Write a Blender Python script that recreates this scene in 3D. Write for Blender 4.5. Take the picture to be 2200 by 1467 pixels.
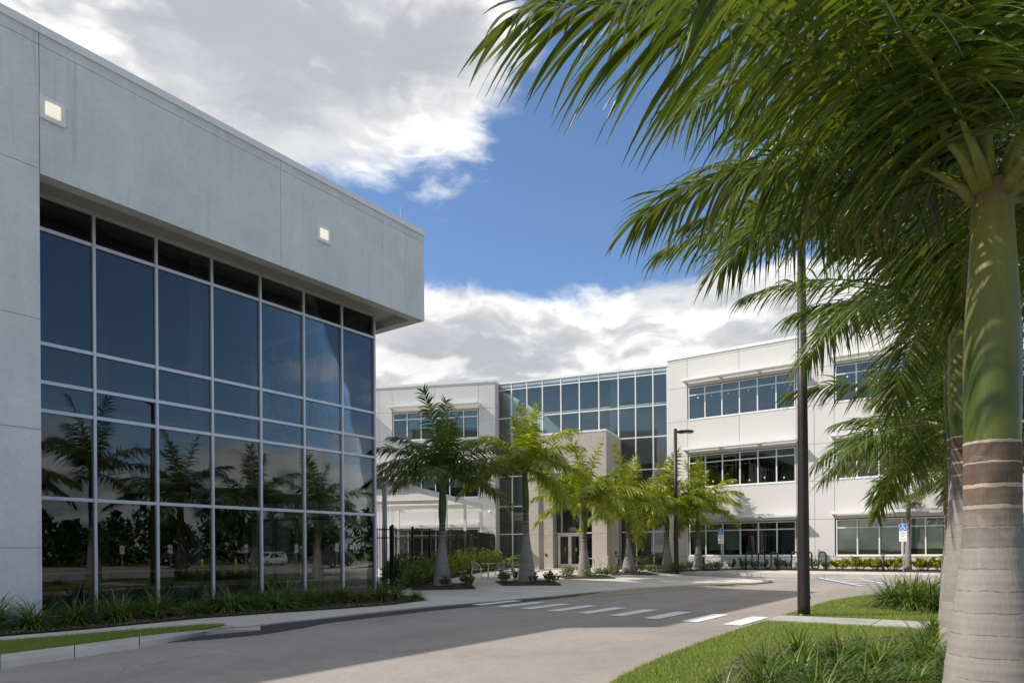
import bpy, bmesh, math, random
import numpy as np
from mathutils import Vector, Matrix
from mathutils.geometry import delaunay_2d_cdt

for o in list(bpy.data.objects):
    bpy.data.objects.remove(o)
SC = bpy.context.scene
COL = SC.collection
R = math.radians

# ------------------------------------------------------------------ camera
FPX, CU, CV, ROLL, HC = 1467.0, 1100.0, 1183.0, 0.0067, 1.6
cam = bpy.data.cameras.new('camera')
cam_o = bpy.data.objects.new('camera', cam)
COL.objects.link(cam_o)
cam.sensor_width = 36.0
cam.lens = 36.0 * FPX / 2200.0
cam.shift_y = (CV - 733.5) / 2200.0
cam.clip_start, cam.clip_end = 0.1, 3000.0
cam_o.location = (0, 0, HC)
cam_o.rotation_euler = (Matrix.Rotation(R(90), 3, 'X') @ Matrix.Rotation(-ROLL, 3, 'Z')).to_euler()
SC.camera = cam_o

# ------------------------------------------------------------------ sun, sky, exposure
SUN_EL = R(42.5)
SUN_AZ = Vector((-0.9992, -0.04, 0)).normalized()
SUN = Vector((SUN_AZ.x * math.cos(SUN_EL), SUN_AZ.y * math.cos(SUN_EL), math.sin(SUN_EL)))
sl = bpy.data.lights.new('sun', 'SUN')
sl.energy, sl.angle, sl.color = 3.3, R(0.55), (1.0, 0.93, 0.84)
so = bpy.data.objects.new('sun', sl)
COL.objects.link(so)
so.rotation_euler = SUN.to_track_quat('Z', 'Y').to_euler()
SC.view_settings.view_transform = 'Standard'
SC.view_settings.look = 'None'
SC.view_settings.exposure = 0.54
SC.view_settings.gamma = 1.0
SC.cycles.max_bounces = 8
SC.cycles.transparent_max_bounces = 16
SC.cycles.caustics_reflective = False
SC.cycles.caustics_refractive = False
SC.cycles.sample_clamp_indirect = 6.0
SC.cycles.use_denoising = True


class NT:
    """small helper to write node trees as expressions"""
    def __init__(s, tree):
        s.t = tree
        tree.nodes.clear()

    def n(s, typ, **kw):
        nd = s.t.nodes.new(typ)
        for k, v in kw.items():
            setattr(nd, k, v)
        return nd

    def set(s, sock, v):
        if isinstance(v, bpy.types.NodeSocket):
            s.t.links.new(v, sock)
        else:
            sock.default_value = v

    def m(s, op, a, b=0.0, c=0.0, clamp=False):
        nd = s.n('ShaderNodeMath', operation=op, use_clamp=clamp)
        s.set(nd.inputs[0], a)
        s.set(nd.inputs[1], b)
        s.set(nd.inputs[2], c)
        return nd.outputs[0]

    def vm(s, op, a, b=(0, 0, 0)):
        nd = s.n('ShaderNodeVectorMath', operation=op)
        s.set(nd.inputs[0], a)
        if op == 'SCALE':
            s.set(nd.inputs['Scale'], b)
        else:
            s.set(nd.inputs[1], b)
        return nd.outputs['Value'] if op in ('DOT_PRODUCT', 'LENGTH') else nd.outputs[0]

    def sm(s, x, a, b, o0=0.0, o1=1.0):
        nd = s.n('ShaderNodeMapRange', interpolation_type='SMOOTHSTEP')
        s.set(nd.inputs[0], x)
        for i, v in enumerate((a, b, o0, o1)):
            s.set(nd.inputs[i + 1], v)
        return nd.outputs[0]

    def lin(s, x, a, b, o0=0.0, o1=1.0):
        nd = s.n('ShaderNodeMapRange')
        s.set(nd.inputs[0], x)
        for i, v in enumerate((a, b, o0, o1)):
            s.set(nd.inputs[i + 1], v)
        return nd.outputs[0]

    def noise(s, vec, scale, detail=4.0, rough=0.55, dist=0.0):
        nd = s.n('ShaderNodeTexNoise')
        if vec is not None:
            s.set(nd.inputs['Vector'], vec)
        s.set(nd.inputs['Scale'], scale)
        s.set(nd.inputs['Detail'], detail)
        s.set(nd.inputs['Roughness'], rough)
        s.set(nd.inputs['Distortion'], dist)
        return nd.outputs['Fac']

    def mix(s, f, a, b, blend='MIX'):
        nd = s.n('ShaderNodeMix', data_type='RGBA', blend_type=blend)
        s.set(nd.inputs[0], f)
        for i, v in ((6, a), (7, b)):
            if isinstance(v, (tuple, list)) and len(v) == 3:
                v = (*v, 1.0)
            s.set(nd.inputs[i], v)
        return nd.outputs[2]

    def comb(s, x, y, z):
        nd = s.n('ShaderNodeCombineXYZ')
        for i, v in enumerate((x, y, z)):
            s.set(nd.inputs[i], v)
        return nd.outputs[0]

    def sep(s, v):
        nd = s.n('ShaderNodeSeparateXYZ')
        s.set(nd.inputs[0], v)
        return nd.outputs

    def bump(s, h, strength=0.3, dist=0.02):
        nd = s.n('ShaderNodeBump')
        s.set(nd.inputs['Height'], h)
        nd.inputs['Strength'].default_value = strength
        nd.inputs['Distance'].default_value = dist
        return nd.outputs[0]


SKY_STRENGTH = 0.115

world = bpy.data.worlds.new('World')
SC.world = world
world.use_nodes = True
world.cycles.sampling_method = 'MANUAL'
world.cycles.sample_map_resolution = 512
T = NT(world.node_tree)
sky = T.n('ShaderNodeTexSky', sky_type='NISHITA')
sky.sun_disc = False
sky.sun_elevation = SUN_EL
sky.sun_rotation = math.atan2(SUN.x, SUN.y)
sky.air_density, sky.dust_density, sky.ozone_density = 1.0, 0.4, 2.5
dirv = T.n('ShaderNodeTexCoord').outputs['Generated']
dx, dy, dz = T.sep(dirv)
el = T.m('MULTIPLY', T.m('ARCSINE', T.m('MINIMUM', T.m('MAXIMUM', dz, -1.0), 1.0)), 57.2958)
az = T.m('MULTIPLY', T.m('ARCTAN2', dx, dy), 57.2958)
# warp the direction a little so cloud outlines billow
w0 = T.n('ShaderNodeTexNoise')
T.set(w0.inputs['Vector'], dirv)
w0.inputs['Scale'].default_value = 7.0
w0.inputs['Detail'].default_value = 4.0
warp = T.vm('SCALE', T.vm('SUBTRACT', w0.outputs['Color'], (0.5, 0.5, 0.5)), 0.10)
den = T.m('ADD', T.m('MAXIMUM', dz, 0.0), 0.42)


def cloud_q(offset):
    v = T.vm('ADD', T.vm('ADD', dirv, warp), offset)
    x, y, z = T.sep(v)
    return T.comb(T.m('DIVIDE', x, den), T.m('DIVIDE', y, den), T.m('MULTIPLY', z, 3.0))


q0 = cloud_q((0.0, 0.0, 0.0))
q1 = cloud_q(tuple(SUN * 0.07 + Vector((0, 0, 0.05))))
big = T.noise(T.vm('ADD', q0, (3.1, 1.7, 0.4)), 1.7, 2.0, 0.5)
f0 = T.m('ADD', T.m('MULTIPLY', big, 0.50), T.m('MULTIPLY', T.noise(q0, 4.6, 7.0, 0.60), 0.70))
s0 = T.noise(q0, 4.2, 3.0, 0.5)
s1 = T.noise(q1, 4.2, 2.0, 0.5)
# where clouds stand in this sky: a broad bank high in the north-west, cumulus round the horizon,
# scattered cloud over the rest, thickened out of view for fill light, with an open stretch in the east
bank = T.m('MULTIPLY', T.sm(az, 9.0, -9.0), T.sm(el, 20.0, 33.0))
gap = T.m('MULTIPLY', T.sm(T.m('ABSOLUTE', T.m('SUBTRACT', el, 25.5)), 7.5, 2.5), T.sm(T.m('ABSOLUTE', T.m('SUBTRACT', az, 2.0)), 40.0, 14.0))
absaz = T.m('ABSOLUTE', az)
top = T.sm(absaz, 40.0, 75.0, 25.5, 12.0)
low = T.sm(el, top, T.m('SUBTRACT', top, 9.0))
front = T.m('MULTIPLY', T.sm(az, -4.0, 14.0), T.sm(az, 130.0, 95.0))
open_ = T.m('MULTIPLY', T.m('MULTIPLY', front, T.sm(el, 60.0, 40.0)), T.sm(el, 20.0, 25.0))
cov = T.m('ADD', f0, T.m('ADD', T.m('MULTIPLY', bank, 0.34), T.m('MULTIPLY', low, 0.33)))
cov = T.m('SUBTRACT', cov, T.m('MULTIPLY', gap, 0.135))
cov = T.m('SUBTRACT', cov, T.m('MULTIPLY', open_, 0.10))
cov = T.m('ADD', cov, T.m('MULTIPLY', T.sm(el, 42.0, 60.0), 0.16))  # extra unseen cloud overhead, added to raise the ambient light
cov = T.m('ADD', cov, T.m('MULTIPLY', T.m('MULTIPLY', T.sm(absaz, 100.0, 140.0), T.sm(el, 6.0, 20.0)), 0.07))  # extra unseen cloud behind the camera, added for fill and paler window reflections
dens = T.sm(cov, 0.645, 0.83)
thick = T.sm(cov, 0.76, 1.05)
q2 = cloud_q(tuple(SUN * 0.025 + Vector((0, 0, 0.02))))
puff = T.m('SUBTRACT', T.noise(q0, 11.0, 4.0, 0.55), T.noise(q2, 11.0, 3.0, 0.5))
lit = T.sm(T.m('ADD', T.m('SUBTRACT', s0, s1), T.m('MULTIPLY', puff, 0.55)), -0.13, 0.13)
bright = T.m('SUBTRACT', T.m('ADD', 0.66, T.m('MULTIPLY', lit, 0.27)), T.m('MULTIPLY', thick, 0.20))
bright = T.m('MULTIPLY', bright, T.lin(f0, 0.45, 0.8, 1.06, 0.94))
ccol = T.mix(T.sm(bright, 0.45, 0.90), (0.885, 0.905, 0.965), (1.0, 0.98, 0.945))
CLOUD = 0.92 / SKY_STRENGTH
cl = T.vm('SCALE', ccol, T.m('MULTIPLY', bright, CLOUD))
skc = T.mix(1.0, sky.outputs[0], (0.84, 0.93, 1.02), 'MULTIPLY')
col = T.mix(dens, skc, cl)
bg = T.n('ShaderNodeBackground')
T.set(bg.inputs['Color'], col)
bg.inputs['Strength'].default_value = SKY_STRENGTH
T.t.links.new(bg.outputs[0], T.n('ShaderNodeOutputWorld').inputs[0])

# ------------------------------------------------------------------ terrain heights and pixel helper
def smooth(t):
    t = min(max(t, 0.0), 1.0)
    return t * t * (3 - 2 * t)


NX, NY = 0.8061, -0.5918            # outward normal of the gym's long glass wall
DX, DY = 0.5918, 0.8061             # direction along it, away from the camera


def g_road(x, y):
    return 0.24 * smooth((y - 24.0) / 13.0) + 0.010 * max(0.0, x - 14.0) * smooth((y - 22) / 8)


def g_plaza(x, y):
    hi = 0.07 + 0.19 * smooth((y - 24) / 6) + 0.16 * smooth((y - 29) / 10) + 0.016 * max(0.0, x - 10) * smooth((y - 24) / 6)
    edge = -12.4 - (x * NX + y * NY)          # metres behind the road edge of the plaza
    w_r = -((x - 9.642) * 0.5844 + (y - 42.0) * 0.8115)      # distance from the right wing
    if x > 6:
        edge = max(edge, 4.0 * (1 - smooth((w_r - 4.25) / 2.5)))
    return max(g_road(x, y) + 0.035, g_road(x, y) + 0.035 + (hi - g_road(x, y) - 0.035) * smooth(edge / 4.0))


def ray(u, v):
    a, b = (u - CU) / FPX, (CV - v) / FPX
    return a + ROLL * b, b - ROLL * a


def on(u, v, g=g_road):
    """the ground point seen at photo position (u, v)"""
    a, b = ray(u, v)
    z, D = 0.0, 20.0
    for _ in range(60):
        D2 = min(max((z - HC) / b, 0.5), 300.0) if b < -1e-4 else 300.0
        D = 0.5 * D + 0.5 * D2
        z = g(a * D, D)
    return Vector((a * D, D, z))


def along(u, D, g=g_plaza):
    """the ground point at depth D on the photo column u"""
    a, _ = ray(u, 1230)
    return Vector((a * D, D, g(a * D, D)))

# ------------------------------------------------------------------ tagging and mesh helpers
def tag(o, label=None, cat=None, group=None, kind=None):
    if label:
        o['label'] = label
    if cat:
        o['category'] = cat
    if group:
        o['group'] = group
    if kind:
        o['kind'] = kind
    return o


def empty(name, loc, rz=0.0, label=None, cat=None, group=None):
    o = bpy.data.objects.new(name, None)
    COL.objects.link(o)
    o.location = loc
    o.rotation_euler = (0, 0, rz)
    o.empty_display_size = 0.2
    return tag(o, label, cat, group)


def link(name, me, parent=None, loc=(0, 0, 0), rot=(0, 0, 0), scale=None):
    o = bpy.data.objects.new(name, me)
    COL.objects.link(o)
    if parent is not None:
        o.parent = parent
    o.location = loc
    o.rotation_euler = rot
    if scale is not None:
        o.scale = scale
    return o


def copy_tree(o, parent=None):
    c = o.copy()
    COL.objects.link(c)
    c.parent = parent
    for ch in o.children:
        copy_tree(ch, c)
    return c


class MB:
    """collects polygons for one mesh"""
    def __init__(s):
        s.v, s.f = [], []

    def quad(s, *p):
        i = len(s.v)
        s.v += [tuple(q) for q in p]
        s.f.append(tuple(range(i, i + len(p))))

    def box(s, p0, p1, M=None):
        x0, y0, z0 = p0
        x1, y1, z1 = p1
        c = [(x0, y0, z0), (x1, y0, z0), (x1, y1, z0), (x0, y1, z0), (x0, y0, z1), (x1, y0, z1), (x1, y1, z1), (x0, y1, z1)]
        if M is not None:
            c = [tuple(M @ Vector(q)) for q in c]
        i = len(s.v)
        s.v += c
        for f in ((0, 3, 2, 1), (4, 5, 6, 7), (0, 1, 5, 4), (1, 2, 6, 5), (2, 3, 7, 6), (3, 0, 4, 7)):
            s.f.append(tuple(i + k for k in f))
        return s

    def tube(s, pts, rad, n=8, cap=True):
        pts = [Vector(p) for p in pts]
        if not isinstance(rad, (list, tuple)):
            rad = [rad] * len(pts)
        base = len(s.v)
        up = None
        for k, p in enumerate(pts):
            t = (pts[min(k + 1, len(pts) - 1)] - pts[max(k - 1, 0)]).normalized()
            if up is None:
                up = Vector((0, 0, 1)) if abs(t.z) < 0.9 else Vector((1, 0, 0))
            a = t.cross(up)
            if a.length < 1e-5:
                a = t.cross(Vector((0, 1, 0)))
            a.normalize()
            b = a.cross(t).normalized()
            up = b
            for j in range(n):
                th = 2 * math.pi * j / n
                s.v.append(tuple(p + (a * math.cos(th) + b * math.sin(th)) * rad[k]))
        for k in range(len(pts) - 1):
            for j in range(n):
                j2 = (j + 1) % n
                s.f.append((base + k * n + j, base + k * n + j2, base + (k + 1) * n + j2, base + (k + 1) * n + j))
        if cap:
            s.f.append(tuple(base + j for j in range(n))[::-1])
            s.f.append(tuple(base + (len(pts) - 1) * n + j for j in range(n)))
        return s

    def lathe(s, prof, n=16, M=None, cap=True):
        base = len(s.v)
        for r, z in prof:
            for j in range(n):
                th = 2 * math.pi * j / n
                q = Vector((r * math.cos(th), r * math.sin(th), z))
                s.v.append(tuple(M @ q if M is not None else q))
        for k in range(len(prof) - 1):
            for j in range(n):
                j2 = (j + 1) % n
                s.f.append((base + k * n + j, base + k * n + j2, base + (k + 1) * n + j2, base + (k + 1) * n + j))
        if cap:
            s.f.append(tuple(base + j for j in range(n))[::-1])
            s.f.append(tuple(base + (len(prof) - 1) * n + j for j in range(n)))
        return s

    def mesh(s, name, mat, smooth_shade=False, bevel=0.0):
        me = bpy.data.meshes.new(name)
        me.from_pydata(s.v, [], s.f)
        if bevel:
            bm = bmesh.new()
            bm.from_mesh(me)
            bmesh.ops.bevel(bm, geom=bm.edges[:], offset=bevel, segments=1, affect='EDGES', clamp_overlap=True)
            bm.to_mesh(me)
            bm.free()
        me.materials.append(mat)
        if smooth_shade:
            me.polygons.foreach_set('use_smooth', [True] * len(me.polygons))
        me.update()
        return me

    def obj(s, name, mat, parent=None, smooth_shade=False, bevel=0.0, loc=(0, 0, 0), rot=(0, 0, 0)):
        return link(name, s.mesh(name, mat, smooth_shade, bevel), parent, loc, rot)


def big_mesh(name, V, Fc, mat, smooth_shade=False):
    """numpy arrays (n,3) and (m,k) to a mesh"""
    me = bpy.data.meshes.new(name)
    V = np.asarray(V, dtype=np.float32)
    Fc = np.asarray(Fc, dtype=np.int32)
    me.vertices.add(len(V))
    me.vertices.foreach_set('co', V.ravel())
    k = Fc.shape[1]
    me.loops.add(Fc.size)
    me.loops.foreach_set('vertex_index', Fc.ravel())
    me.polygons.add(len(Fc))
    me.polygons.foreach_set('loop_start', np.arange(0, Fc.size, k, dtype=np.int32))
    me.update(calc_edges=True)
    if smooth_shade:
        me.polygons.foreach_set('use_smooth', np.ones(len(Fc), dtype=bool))
    me.materials.append(mat)
    me.validate()
    return me


class Wall:
    """a wall plane: t runs along it, w out of it, z up; parts are built in its own frame"""
    def __init__(s, ox, oy, ex, ey):
        L = math.hypot(ex, ey)
        s.o, s.e = Vector((ox, oy, 0)), Vector((ex / L, ey / L, 0))
        s.n = Vector((s.e.y, -s.e.x, 0))
        s.rz = math.atan2(s.e.y, s.e.x)

    def p(s, t, w, z):
        return s.o + s.e * t + s.n * w + Vector((0, 0, z))

    def root(s, name, **kw):
        return empty(name, (s.o.x, s.o.y, 0), s.rz, **kw)


def fb(t0, t1, w0, w1, z0, z1):
    """box in a wall frame: local x = t, local y = -w"""
    return MB().box((t0, -w1, z0), (t1, -w0, z1))


_bar = {}


def bar(name, mat, parent, t0, t1, w0, w1, z0, z1, bevel=0.0):
    """a box part; alike sizes share one mesh"""
    key = (name, mat.name, round(t1 - t0, 3), round(w1 - w0, 3), round(z1 - z0, 3), bevel)
    if key not in _bar:
        a, b, c = (t1 - t0) / 2, (w1 - w0) / 2, (z1 - z0) / 2
        _bar[key] = MB().box((-a, -b, -c), (a, b, c)).mesh(name, mat, bevel=bevel)
    return link(name, _bar[key], parent, ((t0 + t1) / 2, -(w0 + w1) / 2, (z0 + z1) / 2))


def in_poly(x, y, poly):
    c = False
    j = len(poly) - 1
    for i in range(len(poly)):
        xi, yi, xj, yj = poly[i][0], poly[i][1], poly[j][0], poly[j][1]
        if (yi > y) != (yj > y) and x < (xj - xi) * (y - yi) / (yj - yi) + xi:
            c = not c
        j = i
    return c


def chaikin(pts, n=2, closed=False):
    pts = [Vector((p[0], p[1])) for p in pts]
    for _ in range(n):
        q = [] if closed else [pts[0]]
        m = len(pts)
        for i in range(m if closed else m - 1):
            a, b = pts[i], pts[(i + 1) % m]
            q += [a * 0.75 + b * 0.25, a * 0.25 + b * 0.75]
        if not closed:
            q.append(pts[-1])
        pts = q
    return pts


def sheet(name, poly, hfun, mat, step=1.5, lift=0.0, skirt=0.0, kind='structure', label=None, cat=None, parent=None):
    """a polygon laid over the terrain, triangulated finely enough to follow it"""
    poly = [(p[0], p[1]) for p in poly]
    pts, edges = [], []
    m = len(poly)
    for i in range(m):
        a, b = Vector(poly[i]), Vector(poly[(i + 1) % m])
        k = max(1, int((b - a).length / step))
        for j in range(k):
            pts.append(a + (b - a) * (j / k))
    nb = len(pts)
    edges = [(i, (i + 1) % nb) for i in range(nb)]
    xs, ys = [p[0] for p in poly], [p[1] for p in poly]
    x = min(xs) + step * 0.37
    while x < max(xs):
        y = min(ys) + step * 0.41
        while y < max(ys):
            if in_poly(x, y, poly):
                pts.append(Vector((x, y)))
            y += step
        x += step
    v2, _, f2, _, _, _ = delaunay_2d_cdt(pts, edges, [], 1, 1e-4)
    V = [(p.x, p.y, hfun(p.x, p.y) + lift) for p in v2]
    Fc = [tuple(f) for f in f2]
    if skirt:
        i0 = len(V)
        for i in range(nb):
            p = pts[i]
            V.append((p.x, p.y, hfun(p.x, p.y) + lift))
            V.append((p.x, p.y, hfun(p.x, p.y) + lift - skirt))
        for i in range(nb):
            j = (i + 1) % nb
            Fc.append((i0 + 2 * i, i0 + 2 * i + 1, i0 + 2 * j + 1, i0 + 2 * j))
    me = bpy.data.meshes.new(name)
    me.from_pydata(V, [], Fc)
    bm = bmesh.new()
    bm.from_mesh(me)
    for f in bm.faces:
        if f.normal.z < -0.1:
            f.normal_flip()
    bm.to_mesh(me)
    bm.free()
    me.materials.append(mat)
    me.update()
    o = link(name, me, parent)
    return tag(o, label, cat, None, kind)

# ------------------------------------------------------------------ materials
def mat_new(name):
    m = bpy.data.materials.new(name)
    m.use_nodes = True
    return m, NT(m.node_tree)


def finish(T, shader):
    T.t.links.new(shader, T.n('ShaderNodeOutputMaterial').inputs[0])


def principled(T, col, rough=0.6, metal=0.0, normal=None, spec=0.5):
    b = T.n('ShaderNodeBsdfPrincipled')
    if isinstance(col, tuple):
        col = (*col, 1.0) if len(col) == 3 else col
    T.set(b.inputs['Base Color'], col)
    T.set(b.inputs['Roughness'], rough)
    T.set(b.inputs['Metallic'], metal)
    T.set(b.inputs['Specular IOR Level'], spec)
    if normal is not None:
        T.set(b.inputs['Normal'], normal)
    return b


def plain(name, col, rough=0.6, metal=0.0, var=0.08, scale=3.0, bump=0.0, bscale=60.0, spec=0.5):
    m, T = mat_new(name)
    P = T.n('ShaderNodeNewGeometry').outputs['Position']
    n = T.noise(P, scale, 5.0, 0.6)
    c = T.mix(T.lin(n, 0.3, 0.7), tuple(k * (1 - var) for k in col), tuple(min(1, k * (1 + var)) for k in col))
    nm = T.bump(T.noise(P, bscale, 3.0), 0.35, bump) if bump else None
    finish(T, principled(T, c, rough, metal, nm, spec).outputs[0])
    return m


def stucco(name, col, streak=0.10):
    """trowelled stucco: cloudy tone, faint trowel swirls and fine grain"""
    m, T = mat_new(name)
    P = T.n('ShaderNodeNewGeometry').outputs['Position']
    cloud = T.noise(P, 0.55, 5.0, 0.6, 0.6)
    swirl = T.noise(P, 5.0, 6.0, 0.7, 2.2)
    grain = T.noise(P, 90.0, 3.0, 0.6)
    px, py, pz = T.sep(P)
    run = T.noise(T.comb(T.m('MULTIPLY', px, 2.2), T.m('MULTIPLY', py, 2.2), T.m('MULTIPLY', pz, 0.12)), 1.0, 4.0, 0.6)
    k = T.m('ADD', T.m('MULTIPLY', T.m('SUBTRACT', cloud, 0.5), 0.55), T.m('MULTIPLY', T.m('SUBTRACT', swirl, 0.5), 0.5))
    k = T.m('ADD', k, T.m('MULTIPLY', T.m('SUBTRACT', grain, 0.5), 0.25))
    k = T.m('ADD', k, T.m('MULTIPLY', T.m('SUBTRACT', run, 0.5), 0.22))
    k = T.m('ADD', k, T.m('MULTIPLY', T.m('SUBTRACT', T.noise(P, 14.0, 5.0, 0.7, 3.0), 0.5), 0.35))
    drip = T.noise(T.comb(T.m('MULTIPLY', px, 5.0), T.m('MULTIPLY', py, 5.0), T.m('MULTIPLY', pz, 0.22)), 1.0, 5.0, 0.7)
    k = T.m('SUBTRACT', k, T.m('MULTIPLY', T.sm(drip, 0.56, 0.78), 0.30))
    f = T.m('ADD', 1.0, T.m('MULTIPLY', k, streak * 2.2))
    c = T.vm('SCALE', T.mix(0.0, col, col), f)
    h = T.m('ADD', T.m('MULTIPLY', swirl, 0.6), T.m('MULTIPLY', grain, 0.5))
    finish(T, principled(T, c, 0.88, 0.0, T.bump(h, 0.35, 0.006), 0.25).outputs[0])
    return m


def asphalt(name, c0, c1):
    m, T = mat_new(name)
    P = T.n('ShaderNodeNewGeometry').outputs['Position']
    big = T.noise(P, 0.22, 6.0, 0.62, 0.5)
    mid = T.noise(P, 2.3, 5.0, 0.65)
    grain = T.noise(P, 160.0, 2.0, 0.7)
    px, py, pz = T.sep(P)
    tw = T.m('ADD', T.m('MULTIPLY', px, NX), T.m('MULTIPLY', py, NY))
    tr = T.noise(T.comb(tw, 0.0, T.m('MULTIPLY', T.m('ADD', T.m('MULTIPLY', px, DX), T.m('MULTIPLY', py, DY)), 0.05)), 0.9, 3.0, 0.5)
    k = T.m('ADD', T.m('MULTIPLY', big, 0.5), T.m('ADD', T.m('MULTIPLY', mid, 0.25), T.m('MULTIPLY', tr, 0.25)))
    c = T.mix(T.lin(k, 0.36, 0.64), c0, c1)
    c = T.vm('SCALE', c, T.lin(grain, 0.25, 0.75, 0.72, 1.28))
    c = T.vm('SCALE', c, T.lin(T.noise(P, 34.0, 3.0, 0.75), 0.28, 0.72, 0.80, 1.20))
    c = T.vm('SCALE', c, T.lin(T.noise(P, 9.0, 4.0, 0.7), 0.3, 0.7, 0.92, 1.08))
    pale = T.sm(T.noise(P, 55.0, 2.0, 0.5), 0.68, 0.74)
    c = T.mix(T.m('MULTIPLY', pale, 0.35), c, (0.48, 0.45, 0.42))
    spot = T.sm(T.noise(P, 3.1, 3.0, 0.6, 0.4), 0.73, 0.77)
    c = T.mix(T.m('MULTIPLY', spot, 0.45), c, (0.055, 0.052, 0.05))
    # hairline cracks
    vo = T.n('ShaderNodeTexVoronoi', feature='DISTANCE_TO_EDGE')
    wv = T.n('ShaderNodeTexNoise')
    T.set(wv.inputs['Vector'], P)
    wv.inputs['Scale'].default_value = 1.6
    wv.inputs['Detail'].default_value = 5.0
    T.set(vo.inputs['Vector'], T.vm('ADD', P, T.vm('SCALE', wv.outputs['Color'], 0.5)))
    vo.inputs['Scale'].default_value = 0.33
    crack = T.m('MULTIPLY', T.sm(vo.outputs['Distance'], 0.006, 0.0), T.sm(T.noise(P, 0.35, 2.0), 0.56, 0.62))
    c = T.mix(T.m('MULTIPLY', crack, 0.6), c, (0.04, 0.038, 0.036))
    finish(T, principled(T, c, 0.92, 0.0, T.bump(grain, 0.5, 0.006), 0.3).outputs[0])
    return m


def concrete(name, col, var=0.10, joint=0.0):
    m, T = mat_new(name)
    P = T.n('ShaderNodeNewGeometry').outputs['Position']
    a = T.noise(P, 0.6, 6.0, 0.62)
    b = T.noise(P, 45.0, 3.0, 0.7)
    st = T.sm(T.noise(P, 1.9, 7.0, 0.75, 0.8), 0.56, 0.76)
    f = T.m('ADD', T.lin(a, 0.3, 0.7, 1 - var, 1 + var), T.lin(b, 0.3, 0.7, -0.07, 0.07))
    c = T.vm('SCALE', T.mix(0.0, col, col), f)
    c = T.mix(T.m('MULTIPLY', st, 0.28), c, tuple(k * 0.6 for k in col))
    if joint:
        px, py, pz = T.sep(P)
        tt = T.m('ADD', T.m('MULTIPLY', px, DX), T.m('MULTIPLY', py, DY))
        ww = T.m('ADD', T.m('MULTIPLY', px, NX), T.m('MULTIPLY', py, NY))
        j = None
        for q in (tt, ww):
            fr = T.m('ABSOLUTE', T.m('SUBTRACT', T.m('FRACT', T.m('DIVIDE', q, joint)), 0.5))
            k = T.m('GREATER_THAN', fr, 0.5 - 0.008 / joint)
            j = k if j is None else T.m('MAXIMUM', j, k)
        c = T.mix(T.m('MULTIPLY', j, 0.55), c, tuple(k * 0.3 for k in col))
    finish(T, principled(T, c, 0.9, 0.0, T.bump(b, 0.3, 0.004), 0.3).outputs[0])
    return m


def glass(name, tint, refl, wav=0.0015, rough=0.0, coat=(0.97, 0.98, 1.0)):
    """coated glazing: part mirror, part tinted see-through, each pane very slightly out of true"""
    m, T = mat_new(name)
    g = T.n('ShaderNodeNewGeometry')
    oi = T.n('ShaderNodeObjectInfo')
    P = g.outputs['Position']
    h = T.noise(T.vm('ADD', P, T.vm('SCALE', T.comb(oi.outputs['Random'], oi.outputs['Random'], 0.0), 40.0)), 0.7, 1.0, 0.4)
    nb = T.n('ShaderNodeBump')
    T.set(nb.inputs['Height'], h)
    nb.inputs['Strength'].default_value = 1.0
    nb.inputs['Distance'].default_value = wav
    fr = T.n('ShaderNodeFresnel')
    fr.inputs['IOR'].default_value = 1.5
    fac = T.m('ADD', refl, T.m('MULTIPLY', T.m('SUBTRACT', fr.outputs[0], 0.04), 1.0 - refl), clamp=True)
    tr = T.n('ShaderNodeBsdfTransparent')
    tr.inputs[0].default_value = (*tint, 1)
    gl = T.n('ShaderNodeBsdfGlossy')
    gl.inputs['Color'].default_value = (*coat, 1)
    gl.inputs['Roughness'].default_value = rough
    T.set(gl.inputs['Normal'], nb.outputs[0])
    mx = T.n('ShaderNodeMixShader')
    T.set(mx.inputs[0], fac)
    T.t.links.new(tr.outputs[0], mx.inputs[1])
    T.t.links.new(gl.outputs[0], mx.inputs[2])
    finish(T, mx.outputs[0])
    return m


def leaf(name, c0, c1, trans=0.35, rough=0.38, gloss=0.35, tip=None, yellow=0.0):
    m, T = mat_new(name)
    g = T.n('ShaderNodeNewGeometry')
    oi = T.n('ShaderNodeObjectInfo')
    r = T.m('FRACT', T.m('ADD', g.outputs['Random Per Island'], T.m('MULTIPLY', oi.outputs['Random'], 7.3)))
    c = T.mix(r, c0, c1)
    c = T.vm('SCALE', c, T.lin(oi.outputs['Random'], 0, 1, 0.85, 1.18))
    if yellow:
        y = T.m('GREATER_THAN', T.m('FRACT', T.m('MULTIPLY', r, 13.7)), 1.0 - yellow)
        c = T.mix(T.m('MULTIPLY', y, 0.8), c, tip or (0.28, 0.22, 0.04))
    b = principled(T, c, rough, 0.0, None, gloss)
    t = T.n('ShaderNodeBsdfTranslucent')
    T.set(t.inputs[0], T.mix(1.0, c, (1.5, 1.55, 0.5), 'MULTIPLY'))
    mx = T.n('ShaderNodeMixShader')
    mx.inputs[0].default_value = trans
    T.t.links.new(b.outputs[0], mx.inputs[1])
    T.t.links.new(t.outputs[0], mx.inputs[2])
    finish(T, mx.outputs[0])
    return m


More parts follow.
